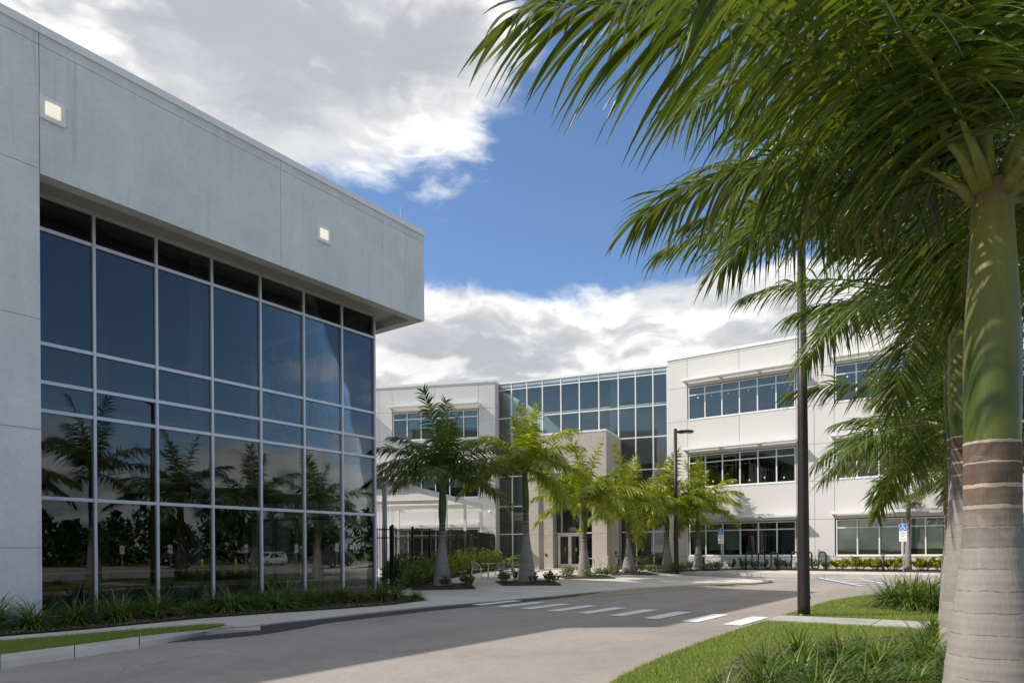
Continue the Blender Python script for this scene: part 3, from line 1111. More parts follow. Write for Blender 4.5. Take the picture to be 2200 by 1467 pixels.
def office_wing(S, blocks, t_lo, t_hi, extra_joint, right_end):
    """precast panels round ribbon windows, white sunshades and coping"""
    zs = [BASE, 1.20, 3.20, 5.28, 7.29, 9.38, 11.41, 13.02, 13.22]
    J = 0.010

    def panel(a, b, z0, z1):
        S.bar('wall_panel', M['panel'], a + J, b - J, -0.16, 0.0, z0 + J, z1 - J)
    # vertical strips between window blocks
    cuts = []
    prev = t_lo
    for b in blocks:
        cuts.append((prev, b[0] - 0.05))
        prev = b[1] + 0.05
    cuts.append((prev, t_hi))
    for a, b in cuts:
        mids = [a] + [m for m in extra_joint if a + 0.2 < m < b - 0.2] + [b]
        for m0, m1 in zip(mids[:-1], mids[1:]):
            for z0, z1 in zip(zs[:-1], zs[1:]):
                panel(m0, m1, z0, z1)
    for b in blocks:
        a0, a1 = b[0] - 0.05, b[1] + 0.05
        mid = (a0 + a1) / 2
        for z0, z1 in ((BASE, 1.20), (3.20, 5.28), (7.29, 9.38), (11.41, 13.02), (13.02, 13.22)):
            panel(a0, mid, z0, z1)
            panel(mid, a1, z0, z1)
    # backing behind the joints
    for a, b in cuts:
        S.bar('wall_core', M['joint'], a + 0.02, b - 0.02, -0.30, -0.02, BASE, 13.2)
    for b in blocks:
        for z0, z1 in ((BASE, 1.20), (3.20, 5.28), (7.29, 9.38), (11.41, 13.2)):
            S.bar('wall_core', M['joint'], b[0] - 0.06, b[1] + 0.06, -0.301, -0.022, z0 + 0.02, z1 - 0.02)
    S.bar('coping', M['white_metal'], t_lo - 0.05, t_hi, -0.45, 0.05, 13.18, 13.345)
    # windows
    for b in blocks:
        n = b[2]
        for fl, (zs0, zt, zh) in enumerate(LV):
            W = S.holder('window', b[0], zs0)
            L, H, TZ = b[1] - b[0], zh - zs0, zt - zs0
            fr = 0.055
            bar('frame', M['white_metal'], W, 0, L, -0.16, -0.05, 0.0, fr)
            bar('frame', M['white_metal'], W, 0, L, -0.16, -0.05, H - fr, H)
            bar('frame', M['white_metal'], W, 0, fr, -0.16, -0.05, fr + .001, H - fr - .001)
            bar('frame', M['white_metal'], W, L - fr, L, -0.16, -0.05, fr + .001, H - fr - .001)
            bar('sill', M['white_metal'], W, -0.04, L + 0.04, -0.15, 0.025, -0.05, -0.001)
            for k in range(1, n):
                t = L * k / n
                bar('mullion', M['white_metal'], W, t - 0.032, t + 0.032, -0.155, -0.045, fr + .001, H - fr - .001)
            for k in range(n):
                t0, t1 = L * k / n + (0.034 if k else fr), L * (k + 1) / n - (0.034 if k < n - 1 else fr)
                bar('transom', M['white_metal'], W, t0 + .001, t1 - .001, -0.15, -0.055, TZ - 0.03, TZ + 0.03)
                bar('pane', M['office_glass'], W, t0, t1, -0.115, -0.105, fr, TZ - 0.029)
                bar('pane', M['office_glass'], W, t0, t1, -0.115, -0.105, TZ + 0.029, H - fr)
                drop = blind_drop(S, b, fl, k)
                if drop:
                    bar('blind', M['blind'], W, t0 + 0.03, t1 - 0.02, -0.29, -0.285, H - drop, H - 0.02)
                if fl == 1 or (fl == 2 and right_end):
                    rs = random.Random(k * 7 + fl * 31 + int(b[0] * 10))
                    tx = t0 + 0.25 + rs.random() * 0.5
                    zx = (TZ - 0.22 if fl == 2 else 0.12 + rs.random() * 0.3)
                    bar('window_sticker', M['blind'], W, tx, tx + 0.07, -0.103, -0.102, zx, zx + 0.10)
            # sunshade above
            A = S.holder('sunshade', b[0] - 0.12, zh + 0.20)
            L2 = L + 0.30
            bar('front_edge', M['white_metal'], A, 0, L2, 0.72, 0.80, 0.06, 0.20)
            for k in range(7):
                w = 0.05 + k * 0.095
                bar('louvre', M['white_metal'], A, 0.02, L2 - 0.02, w, w + 0.085, 0.085, 0.10)
            for t in (0.0, L2 * 0.33, L2 * 0.67, L2 - 0.04):
                m = MB()
                m.quad((t, 0, -0.05), (t, 0, 0.19), (t, -0.715, 0.16), (t, -0.715, 0.09))
                m.quad((t + 0.04, 0, -0.05), (t + 0.04, -0.715, 0.09), (t + 0.04, -0.715, 0.16), (t + 0.04, 0, 0.19))
                m.quad((t, 0, 0.19), (t + 0.04, 0, 0.19), (t + 0.04, -0.715, 0.16), (t, -0.715, 0.16))
                m.quad((t, 0, -0.05), (t, -0.715, 0.09), (t + 0.04, -0.715, 0.09), (t + 0.04, 0, -0.05))
                m.obj('bracket', M['white_metal'], A)
    # rooms behind
    for z in (BASE - 0.1, 4.4, 8.5, 12.9):
        S.bar('floor', M['interior'], t_lo + 0.05, t_hi, -9.0, -0.32, z, z + 0.12 if z < 12 else z + 0.1)
    for z in (3.5, 7.6, 11.6):
        S.bar('ceiling', M['interior'], t_lo + 0.05, t_hi, -9.0, -0.32, z, z + 0.06)
    S.bar('inner_wall', M['interior_dark'], t_lo + 0.05, t_hi, -6.2, -6.0, BASE, 12.8)


def blind_drop(S, b, fl, k):
    if fl == 0 and S is SR and b[0] > 8:
        return 1.58
    if fl == 0 and S is SR:
        return (1.58, 1.58, 1.58, 0, 0, 0)[k]
    if fl and S is SLw:
        return (0, 1.2, 1.2, 0.7, 1.2, 1.2)[k]
    return 0


SR, SLw, SCn = Sub(RW), Sub(LW), Sub(CW)
office_wing(SR, [(1.30, 7.42, 6), (9.45, 14.58, 5)], 0.0, 19.2, [8.40, 15.9, 17.5], True)
office_wing(SLw, [(-15.6, -9.4, 6), (-7.40, -1.22, 6)], -26.0, 0.0, [-8.44], False)
SR.bar('wall_side', M['panel'], 0.0, 0.30, -12.0, -0.165, BASE, 13.19)
SR.bar('wall_side', M['panel'], 18.9, 19.19, -12.0, -0.165, BASE, 13.19)
SLw.bar('wall_side', M['panel'], -0.25, -0.012, -12.0, -0.165, BASE, 13.19)
SLw.bar('coping', M['white_metal'], -0.40, 0.04, -12.0, -0.453, 13.18, 13.343)
SR.bar('roof', M['gray_metal'], 0.3, 19.1, -12.0, -0.45, 13.03, 13.1)
for t in (0.9, 4.6):
    o = MB().tube([(0, 0, 0), (0, 0, 0.75)], [0.014, 0.006], 5).obj('lightning_rod', M['alu'], office)
    o.location = SR.mx @ Vector((t, 0.3, 13.3))

# glazed centre
CT = [-11.78, -10.75, -9.61, -8.47, -7.14, -5.84, -4.50, -3.19, -2.06, -0.93, -0.02]
CZ = [0.45, 2.77, 4.70, 6.79, 8.87, 10.86, 12.85, 13.25]
DOOR0, DOOR1 = -7.37, -5.80
for i, t in enumerate(CT):
    z0 = 2.80 if DOOR0 - 0.1 < t < DOOR1 + 0.1 else 0.40
    SCn.bar('mullion', M['white_metal'], t - 0.035, t + 0.035, -0.12, 0.06, z0, 13.25)
for t in (DOOR0 - 0.03, DOOR1 + 0.03):
    SCn.bar('mullion', M['white_metal'], t - 0.03, t + 0.03, -0.118, 0.058, 0.40, 2.73)
for j, z in enumerate(CZ[1:-1]):
    for a, b in zip(CT[:-1], CT[1:]):
        SCn.bar('transom', M['white_metal'], a + 0.036, b - 0.036, -0.11, 0.05, z - 0.035, z + 0.035)
SCn.bar('coping', M['white_metal'], -11.8, 0.0, -0.3, 0.10, 13.252, 13.36)
SCn.bar('sill', M['white_metal'], -11.8, DOOR0 - 0.07, -0.12, 0.055, 0.30, 0.44)
SCn.bar('sill', M['white_metal'], DOOR1 + 0.07, 0.0, -0.12, 0.055, 0.30, 0.44)
for j, (z0, z1) in enumerate(zip(CZ[:-1], CZ[1:])):
    for a, b in zip(CT[:-1], CT[1:]):
        if j == 0 and b > DOOR0 - 0.05 and a < DOOR1 + 0.05:
            for a2, b2 in ((a, DOOR0 - 0.06), (DOOR1 + 0.06, b)):
                if b2 - a2 > 0.1:
                    SCn.bar('pane', M['curtain_glass'], a2 + 0.03, b2, -0.03, -0.018, z0, z1 - 0.03)
            continue
        SCn.bar('pane', M['curtain_glass'], a + 0.03, b - 0.03, -0.03, -0.018, z0 + (0.03 if j else 0), z1 - (0.03 if j < 6 else 0.0))
for z in (0.2, 4.55, 8.7, 12.95):
    SCn.bar('floor', M['interior'], -11.7, -0.05, -9.0, -0.35, z, z + 0.14)
SCn.bar('inner_wall', M['interior'], -11.7, -0.05, -9.2, -9.0, 0.3, 12.9)
for t in (-10.2, -3.7):
    SCn.bar('column', M['blind'], t - 0.2, t + 0.2, -0.95, -0.55, 0.34, 12.9)

# entrance portal: four stone piers carrying a deep stone canopy
PF, PL, PR = 3.88, -8.34, -3.01
for (a, b, w0, w1) in ((PL, PL + 0.95, 2.9, PF), (PR - 0.92, PR, 2.75, PF), (PL, PL + 0.85, 0.065, 0.87), (PR - 0.95, PR, 0.065, 0.87)):
    for z0, z1 in ((0.2, 2.62), (2.63, 4.68), (4.69, 6.40)):
        SCn.bar('pier_block', M['stone'], a, b, w0, w1, z0, z1)
SCn.bar('canopy', M['stone'], PL, PR, 0.07, PF, 6.41, 8.78)
SCn.bar('canopy_coping', M['white_metal'], PL - 0.02, PR + 0.02, 0.07, PF + 0.02, 8.785, 8.90)
# entrance doors
D = SCn.holder('entrance_door', DOOR0, 0.42)
dw = DOOR1 - DOOR0
for k in (0, 1):
    a = dw * k / 2
    b = dw * (k + 1) / 2
    bar('stile', M['white_metal'], D, a + 0.004, a + 0.11, -0.03, 0.02, 0.02, 2.28)
    bar('stile', M['white_metal'], D, b - 0.11, b - 0.004, -0.03, 0.02, 0.02, 2.28)
    bar('rail', M['white_metal'], D, a + 0.111, b - 0.111, -0.03, 0.02, 0.02, 0.28)
    bar('rail', M['white_metal'], D, a + 0.111, b - 0.111, -0.03, 0.02, 2.14, 2.28)
    bar('pane', M['curtain_glass'], D, a + 0.11, b - 0.11, -0.01, 0.0, 0.28, 2.14)
    bar('push_bar', M['alu'], D, a + 0.12, b - 0.12, -0.08, -0.045, 0.92, 0.97)
    hx = b - 0.06 if k == 0 else a + 0.06
    MB().tube([(hx, -0.02, 0.75), (hx, -0.08, 0.78), (hx, -0.08, 1.12), (hx, -0.02, 1.15)], 0.014, 6).obj('handle', M['alu'], D)
sticker_y = plain('yellow_sticker', (0.55, 0.45, 0.05), 0.6)
sticker_b = plain('blue_sticker', (0.15, 0.35, 0.50), 0.6)
for k in (0, 1):
    cx = dw * (k + 0.5) / 2
    for zz, mm in ((1.32, sticker_y), (1.17, sticker_b)):
        MB().lathe([(0.0, 0), (0.065, 0.0)], 14, Matrix.Translation((cx + 0.05, -0.004, zz)) @ Matrix.Rotation(R(90), 4, 'X'), cap=False).obj('door_sticker', mm, D)
bar('head', M['white_metal'], D, -0.02, dw + 0.02, -0.05, 0.03, 2.285, 2.32)


def text_mesh(body, size, mat, name, extr=0.004, cond=0.8):
    cu = bpy.data.curves.new(name, 'FONT')
    cu.body = body
    cu.size = size
    cu.extrude = extr
    cu.align_x, cu.align_y = 'CENTER', 'CENTER'
    o = bpy.data.objects.new(name, cu)
    COL.objects.link(o)
    dg = bpy.context.evaluated_depsgraph_get()
    me = bpy.data.meshes.new_from_object(o.evaluated_get(dg))
    bpy.data.objects.remove(o)
    me.materials.clear()
    me.materials.append(mat)
    me.name = name
    return me


num = link('house_number', text_mesh('13200', 0.36, M['white_metal'], 'house_number'), office)
num.location = SCn.mx @ Vector((-6.39, 0.008, 3.02))
num.rotation_euler = (Matrix.Rotation(CW.rz, 3, 'Z') @ Matrix.Rotation(R(90), 3, 'X')).to_euler()
num.scale = (0.62, 1.0, 1.0)
num['label'] = 'white house number on the glass above the doors'
# small fittings
for (t, w, z) in ((PR - 0.25, 0.875, 1.35), (PL + 0.30, 0.875, 1.25)):
    SCn.bar('card_reader', M['black_metal'], t, t + 0.10, w, w + 0.04, z, z + 0.16)
for S_, t, z in ((SLw, -0.35, 4.28), (SR, 0.42, 4.05)):
    H_ = S_.holder('security_camera', t, z)
    MB().tube([(0, 0, 0.05), (0, -0.18, 0.05)], 0.03, 8).obj('arm', M['white_metal'], H_)
    MB().lathe([(0.0, -0.13), (0.07, -0.10), (0.10, -0.03), (0.10, 0.06), (0.0, 0.07)], 12, Matrix.Translation((0, -0.22, 0.02)), cap=False).obj('dome', M['white_metal'], H_, True)

# ================================================================== PALMS
def trunk_mat():
    """grey ringed trunk; V of the uv map is metres below the crownshaft, so young wood near the top is brown"""
    m, T = mat_new('palm_trunk')
    uv = T.n('ShaderNodeUVMap').outputs[0]
    P = T.n('ShaderNodeNewGeometry').outputs['Position']
    ux, dn, _ = T.sep(uv)
    wob = T.m('MULTIPLY', T.m('SUBTRACT', T.noise(T.vm('SCALE', P, 1.0), 9.0, 3.0), 0.5), 0.035)
    dn2 = T.m('ADD', dn, wob)
    px, py, pz = T.sep(P)
    fib = T.noise(T.comb(T.m('MULTIPLY', px, 60.0), T.m('MULTIPLY', py, 60.0), T.m('MULTIPLY', pz, 2.5)), 1.0, 4.0, 0.7)
    blot = T.noise(P, 5.0, 5.0, 0.65)
    brown = T.mix(fib, (0.085, 0.058, 0.045), (0.185, 0.135, 0.105))
    grey = T.mix(T.m('ADD', T.m('MULTIPLY', fib, 0.5), T.m('MULTIPLY', blot, 0.5)), (0.195, 0.175, 0.160), (0.355, 0.325, 0.300))
    c = T.mix(T.sm(T.m('ADD', dn2, T.m('MULTIPLY', T.m('SUBTRACT', blot, 0.5), 0.5)), 0.30, 0.95), brown, grey)
    # leaf scars: pale lip over a thin dark line
    sp = T.lin(dn, 0.0, 2.2, 0.155, 0.20)
    fr = T.m('FRACT', T.m('DIVIDE', dn2, 0.165))
    band = T.m('FLOOR', T.m('DIVIDE', dn2, 0.165))
    rnd = T.n('ShaderNodeTexWhiteNoise', noise_dimensions='1D')
    T.set(rnd.inputs['W'], band)
    rv = rnd.outputs['Value']
    c = T.vm('SCALE', c, T.lin(rv, 0, 1, 0.86, 1.10))
    pale = T.m('MULTIPLY', T.m('LESS_THAN', fr, T.lin(rv, 0, 1, 0.04, 0.20)), T.sm(dn, 1.0, 0.2, 0.12, 0.85))
    c = T.mix(pale, c, (0.50, 0.43, 0.34))
    dark = T.m('MULTIPLY', T.sm(T.m('ABSOLUTE', T.m('SUBTRACT', fr, 0.97)), 0.05, 0.01), T.sm(T.noise(P, 14.0, 2.0), 0.35, 0.6))
    c = T.mix(T.m('MULTIPLY', dark, T.lin(rv, 0, 1, 0.25, 0.6)), c, (0.10, 0.082, 0.068))
    c = T.mix(T.m('MULTIPLY', T.sm(T.noise(P, 22.0, 5.0, 0.75), 0.56, 0.70), 0.35), c, (0.15, 0.13, 0.115))
    c = T.mix(T.m('MULTIPLY', T.sm(T.noise(P, 3.4, 5.0, 0.7, 0.6), 0.55, 0.72), 0.30), c, (0.52, 0.49, 0.46))
    finish(T, principled(T, c, 0.9, 0, T.bump(T.m('ADD', fib, T.m('MULTIPLY', dark, -0.8)), 0.5, 0.006), 0.25).outputs[0])
    return m


def shaft_mat():
    m, T = mat_new('palm_crownshaft')
    uv = T.n('ShaderNodeUVMap').outputs[0]
    P = T.n('ShaderNodeNewGeometry').outputs['Position']
    oi = T.n('ShaderNodeObjectInfo').outputs['Random']
    ux, hv, _ = T.sep(uv)
    px, py, pz = T.sep(P)
    st = T.noise(T.comb(T.m('MULTIPLY', px, 40.0), T.m('MULTIPLY', py, 40.0), T.m('MULTIPLY', pz, 0.8)), 1.0, 3.0, 0.5)
    bl = T.noise(P, 2.6, 4.0, 0.6)
    c = T.mix(T.lin(bl, 0.35, 0.65), (0.048, 0.082, 0.010), (0.110, 0.125, 0.020))
    c = T.mix(T.m('MULTIPLY', T.lin(oi, 0, 1, 0.0, 0.55), T.sm(hv, 0.1, 0.9)), c, (0.34, 0.30, 0.045))
    c = T.vm('SCALE', c, T.lin(st, 0.3, 0.7, 0.88, 1.10))
    spk = T.m('MULTIPLY', T.sm(T.noise(T.comb(T.m('MULTIPLY', px, 30.0), T.m('MULTIPLY', py, 30.0), T.m('MULTIPLY', pz, 8.0)), 1.0, 4.0, 0.7), 0.66, 0.72), T.sm(T.noise(P, 3.0, 2.0), 0.5, 0.6))
    c = T.mix(T.m('MULTIPLY', spk, 0.6), c, (0.16, 0.085, 0.04))
    top = T.sm(T.m('ADD', hv, T.m('MULTIPLY', T.m('SUBTRACT', bl, 0.5), 0.25)), 0.86, 1.0)
    c = T.mix(top, c, (0.155, 0.098, 0.068))
    finish(T, principled(T, c, 0.42, 0, T.bump(st, 0.2, 0.003), 0.45).outputs[0])
    return m


M['trunk'], M['shaft'] = trunk_mat(), shaft_mat()


def lathe_uv(name, prof, mat, n, vfun, lean=(0, 0), seed=0):
    """surface of revolution with uv; lean bends it sideways with height squared"""
    z0, z1 = prof[0][1], prof[-1][1]
    rs = np.random.RandomState(seed)
    ph = rs.rand(3) * 6.28
    V, uvv = [], []
    for r, z in prof:
        k = (z / 5.0) ** 2
        for j in range(n):
            th = 2 * math.pi * j / n
            rr = r * (1 + 0.012 * math.sin(3 * th + ph[0] + z) + 0.010 * math.sin(5 * th + ph[1] - 2 * z))
            V.append((rr * math.cos(th) + lean[0] * k, rr * math.sin(th) + lean[1] * k, z))
            uvv.append((j / n, vfun(z)))
    Fc = []
    for k in range(len(prof) - 1):
        for j in range(n):
            j2 = (j + 1) % n
            Fc.append((k * n + j, k * n + j2, (k + 1) * n + j2, (k + 1) * n + j))
    me = big_mesh(name, V, Fc, mat, True)
    ul = me.uv_layers.new(name='UVMap')
    vi = np.zeros(len(me.loops), dtype=np.int32)
    me.loops.foreach_get('vertex_index', vi)
    ul.data.foreach_set('uv', np.asarray(uvv, dtype=np.float32)[vi].ravel())
    return me


def frond_mesh(name, L, e0, e1, n, l0, width, seed, mat, segs=4, fold=True, petiole=0.12, sag=1.0, plume=32, sweep=0.0, rib=0.026, pw=1.25):
    """feather frond: arching rachis from elevation e0 at the base to e1 at the tip, hanging leaflets on both sides"""
    rs = np.random.RandomState(seed)
    K = 26
    pts, tan = [np.zeros(3)], []
    for k in range(K):
        s = (k + 0.5) / K
        el_ = R(e0 + (e1 - e0) * s ** pw)
        yaw = sweep * s * s
        t = np.array([math.cos(el_) * math.cos(yaw), math.cos(el_) * math.sin(yaw), math.sin(el_)])
        tan.append(t)
        pts.append(pts[-1] + t * L / K)
    pts, tan = np.array(pts), np.array(tan)
    mb = MB()
    sel = list(range(0, K + 1, 2))
    rad = [max(0.0035, rib * (1 - (i / K)) ** 0.8 * (2.6 if i == 0 else (1.5 if i < 3 else 1.0))) for i in sel]
    mb.tube([tuple(pts[i]) for i in sel], rad, 5, True)
    nr = len(mb.f)
    V, F4 = list(mb.v), list(mb.f)
    vi = len(V)
    down = np.array([0, 0, -1.0])
    for i in range(n):
        s = petiole + (1 - petiole) * ((i + rs.rand() * 0.8) / n)
        for side in (-1, 1):
            if rs.rand() < 0.04:
                continue
            x = s * K
            k = min(int(x), K - 1)
            p = pts[k] + (pts[k + 1] - pts[k]) * (x - k)
            t = tan[k]
            sd = np.cross(t, [0, 0, 1.0])
            sd = sd / (np.linalg.norm(sd) + 1e-9) * side
            up = np.cross(sd * side, t)
            al = R(74 - 46 * s ** 1.6 + rs.randn() * 5)
            be = R((rs.rand() - 0.42) * 2 * plume)
            dv = t * math.cos(al) + (sd * math.cos(be) + up * math.sin(be)) * math.sin(al)
            prof = 0.45 + 0.55 * math.sin(math.pi * min(1, (s - petiole) / (1 - petiole) * 0.75 + 0.22))
            ln = l0 * prof * (0.85 + 0.3 * rs.rand())
            ww = width * (0.75 + 0.5 * rs.rand()) * (0.55 + 0.45 * prof)
            g_ = (0.55 + 0.8 * rs.rand()) * sag
            tw = rs.randn() * 0.5
            q = p.copy()
            rows = []
            for j in range(segs + 1):
                f = j / segs
                wv = t - dv * np.dot(t, dv)
                nw = np.linalg.norm(wv)
                wv = wv / nw if nw > 0.15 else np.cross(dv, [0.3, 0.9, 0.1])
                wv = wv / np.linalg.norm(wv)
                nv = np.cross(dv, wv)
                a = tw * f * 1.6
                wv, nv = wv * math.cos(a) + nv * math.sin(a), nv * math.cos(a) - wv * math.sin(a)
                hw = ww * 0.5 * (min(1.0, 0.45 + 2.2 * f) if f < 0.3 else max(0.05, 1.0 - ((f - 0.3) / 0.7) ** 1.6))
                rows.append((q.copy(), wv, nv, hw))
                dv = dv + down * g_ * (1.0 / segs) * (1.1 - 0.3 * abs(dv[2]))
                dv = dv / np.linalg.norm(dv)
                q = q + dv * ln / segs
            for (c, wv, nv, hw) in rows:
                if fold:
                    V += [tuple(c - wv * hw + nv * hw * 0.35), tuple(c), tuple(c + wv * hw + nv * hw * 0.35)]
                else:
                    V += [tuple(c - wv * hw), tuple(c + wv * hw)]
            m = 3 if fold else 2
            for j in range(segs):
                for c in range(m - 1):
                    a = vi + j * m + c
                    F4.append((a, a + 1, a + m + 1, a + m))
            vi += m * (segs + 1)
    me = bpy.data.meshes.new(name)
    me.from_pydata(V, [], F4)
    me.materials.append(mat)
    me.materials.append(M['rachis'])
    mi = np.zeros(len(me.polygons), dtype=np.int32)
    mi[:nr] = 1
    me.polygons.foreach_set('material_index', mi)
    me.polygons.foreach_set('use_smooth', np.ones(len(me.polygons), dtype=bool))
    me.update()
    return me


# a library of ordinary fronds: (start elevation, end elevation)
LIB = {}
ELS = [(85, 66), (70, 6), (56, -16), (44, -30), (30, -40), (14, -52), (-4, -66)]
CLS17 = [0, 0, 1, 1, 2, 2, 2, 3, 3, 3, 3, 4, 4, 4, 5, 5, 6]
for key, matn, L, n, l0, wd in (('far', 'palm_leaf', 2.85, 70, 0.74, 0.052), ('sun', 'palm_leaf_sunlit', 2.6, 70, 0.70, 0.052), ('row', 'palm_leaf', 3.2, 76, 0.88, 0.046)):
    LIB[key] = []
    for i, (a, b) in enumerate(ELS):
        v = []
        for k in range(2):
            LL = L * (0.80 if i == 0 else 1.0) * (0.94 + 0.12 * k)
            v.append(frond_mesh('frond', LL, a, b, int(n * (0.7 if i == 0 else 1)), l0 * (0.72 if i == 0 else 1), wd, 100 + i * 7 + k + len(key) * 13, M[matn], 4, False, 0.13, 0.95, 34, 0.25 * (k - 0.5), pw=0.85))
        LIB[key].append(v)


def palm(pos, lib, shaft_z0, shaft_z1, r_base, r_neck, r_shaft, n_fronds, label, group, seed, lean=(0, 0), scale=1.0, near=False, extra=None, skip=None, els=None):
    """royal palm: bottle trunk, green crownshaft, spear and a whorl of feather fronds (heights above its own foot)"""
    rs = random.Random(seed)
    r_ = empty('royal_palm', pos, 0.0, label, 'palm tree', group)
    N = 40 if near else 20
    prof = []
    H = shaft_z0
    steps = 150 if near else 40
    for k in range(steps + 1):
        z = -0.15 + (H + 0.15) * k / steps
        f = max(0, z) / H
        r = r_neck + (r_base - r_neck) * (1 - smooth(f / 0.80)) ** 1.0
        if f < 0.1:
            r *= 1.0 + 0.06 * (1 - f / 0.1)
        d = H - z
        ring = (d / 0.165) % 1.0
        r *= 1.0 + 0.014 * math.exp(-((ring - 0.5) / 0.12) ** 2)
        prof.append((r, z))
    link('trunk', lathe_uv('trunk', prof, M['trunk'], N, lambda z: H - z, lean, seed), r_)
    Hs = shaft_z1 - shaft_z0
    sp = []
    for k in range(15):
        f = k / 14
        r = r_neck * 0.98 + (r_shaft - r_neck * 0.98) * smooth(f / 0.18) if f < 0.18 else r_shaft * (1 - 0.30 * smooth((f - 0.3) / 0.7))
        sp.append((r, shaft_z0 + Hs * f))
    link('crownshaft', lathe_uv('crownshaft', sp, M['shaft'], N, lambda z: (z - shaft_z0) / Hs, lean, seed + 5), r_)
    k1 = (shaft_z1 / 5.0) ** 2
    top = Vector((lean[0] * k1, lean[1] * k1, shaft_z1 - 0.10))
    rt = r_shaft * 0.62
    # fronds in a spiral from the spear outwards
    for i in range(n_fronds):
        f = i / max(1, n_fronds - 1)
        cls = CLS17[min(16, int(f * 16.01))] if els is None else els[i % len(els)]
        azm = i * 2.39996 + seed * 1.3 + rs.uniform(-0.2, 0.2)
        if skip and skip(math.degrees(azm) % 360, cls):
            continue
        me = LIB[lib][cls][rs.randint(0, 1)]
        off = rt * (0.15 + 0.75 * f)
        s = scale * rs.uniform(0.92, 1.07) * (1.22 if i < 2 else 1.0)
        link('frond', me, r_, top + Vector((math.cos(azm) * off, math.sin(azm) * off, 0.12 * (1 - f) - 0.10 * f)), (rs.uniform(-0.1, 0.1), 0, azm), (s, s, s))
    if extra:
        for (me, azm, dz) in extra:
            link('frond', me, r_, top + Vector((math.cos(azm) * rt * 0.8, math.sin(azm) * rt * 0.8, dz)), (0, 0, azm))
    return r_


# --- six palms of the plaza
PL = [  # u, depth, crownshaft bottom v, top v, base r, neck r, library, label
    (950, 27.6, 1124, 1018, 0.37, 0.13, 'far', 'shaded royal palm standing nearest the gym corner in its mulch square'),
    (1132, 29.2, 1103, 1000, 0.36, 0.125, 'sun', 'tall royal palm left of the entrance, its trunk in shade and crown in sun'),
    (1255, 33.0, 1144, 1071, 0.34, 0.13, 'sun', 'sunlit royal palm directly in front of the entrance doors'),
    (1351, 35.8, 1144, 1087, 0.35, 0.12, 'sun', 'sunlit royal palm between the portal and the far lamp post, beside a bollard light'),
    (1434, 38.3, 1141, 1085, 0.33, 0.12, 'sun', 'sunlit royal palm just left of the far lamp post'),
    (1500, 38.9, 1144, 1086, 0.30, 0.11, 'sun', 'sunlit royal palm in front of the first window of the right wing'),
]
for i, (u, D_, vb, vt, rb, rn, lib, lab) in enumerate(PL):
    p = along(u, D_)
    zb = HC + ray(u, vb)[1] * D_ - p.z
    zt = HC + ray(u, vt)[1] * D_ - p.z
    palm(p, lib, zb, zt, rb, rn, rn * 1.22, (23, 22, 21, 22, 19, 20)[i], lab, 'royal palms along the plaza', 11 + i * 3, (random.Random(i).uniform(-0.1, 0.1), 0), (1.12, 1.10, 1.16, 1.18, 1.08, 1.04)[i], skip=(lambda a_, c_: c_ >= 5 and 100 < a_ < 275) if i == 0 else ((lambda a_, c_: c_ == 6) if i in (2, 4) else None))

# --- slim young palms by the right wing
for i, (t, w, hs, lab) in enumerate(((12.9, 1.15, 2.5, 'slim young palm in the bed before the right wing, beside the parking sign'), (15.1, 1.0, 2.7, 'slim young palm by the right wing, half hidden behind the big trunk'))):
    q = RW.p(t, w, 0)
    q.z = g_plaza(q.x, q.y)
    palm(q, 'far', hs, hs + 1.0, 0.17, 0.085, 0.10, 8, lab, 'young palms by the right wing', 60 + i, (0.12, 0), 0.62, els=[1, 2, 3, 4])

# --- row of palms on the lawn at the right, the nearest beside the camera
hero = []
HL = dict(mat=M['palm_leaf'], segs=7, fold=True)
F_main = frond_mesh('frond', 4.0, 63, -21, 104, 1.12, 0.045, 5, petiole=0.10, sag=1.25, plume=24, sweep=0.10, rib=0.032, pw=0.55, **HL)
F_long = frond_mesh('frond', 4.1, 58, -22, 96, 0.82, 0.040, 15, petiole=0.12, sag=1.15, plume=28, sweep=-0.12, pw=0.6, **HL)
F_t2 = frond_mesh('frond', 2.95, 62, -20, 90, 0.95, 0.041, 25, petiole=0.12, sag=1.15, plume=28, sweep=0.05, pw=0.6, **HL)
F_b = frond_mesh('frond', 3.7, 74, 2, 92, 1.05, 0.043, 6, petiole=0.1, sag=1.15, plume=30, pw=0.9, **HL)
F_c = frond_mesh('frond', 3.7, 52, -34, 92, 1.05, 0.043, 7, petiole=0.1, sag=1.2, plume=30, pw=0.7, **HL)
F_d = frond_mesh('frond', 3.6, 30, -50, 90, 1.0, 0.043, 8, petiole=0.1, sag=1.2, plume=30, pw=0.8, **HL)
F_e = frond_mesh('frond', 3.0, 80, 45, 70, 0.85, 0.046, 9, petiole=0.1, sag=0.9, plume=30, **HL)
F_f = frond_mesh('frond', 3.4, 10, -62, 84, 0.95, 0.048, 10, petiole=0.1, sag=1.1, plume=28, **HL)
ROW = [(3.73, 5.3), (5.98, 8.9), (8.23, 12.5), (10.48, 16.1), (12.73, 19.7), (14.98, 23.3)]
near_p = Vector((ROW[0][0], ROW[0][1], g_lawn(*ROW[0])))
near_extra = [(F_main, R(195), 0.05), (F_b, R(165), 0.1), (F_b, R(95), 0.1), (F_t2, R(152), 0.0), (F_t2, R(118), 0.0), (F_e, R(200), 0.15), (F_e, R(60), 0.15), (F_c, R(60), 0.0), (F_b, R(20), 0.1),
              (F_c, R(-10), 0.0), (F_d, R(30), -0.05), (F_b, R(-60), 0.1), (F_c, R(-75), 0.0), (F_b, R(222), 0.12), (F_c, R(216), 0.04), (F_b, R(130), 0.1), (F_b, R(192), 0.12)]
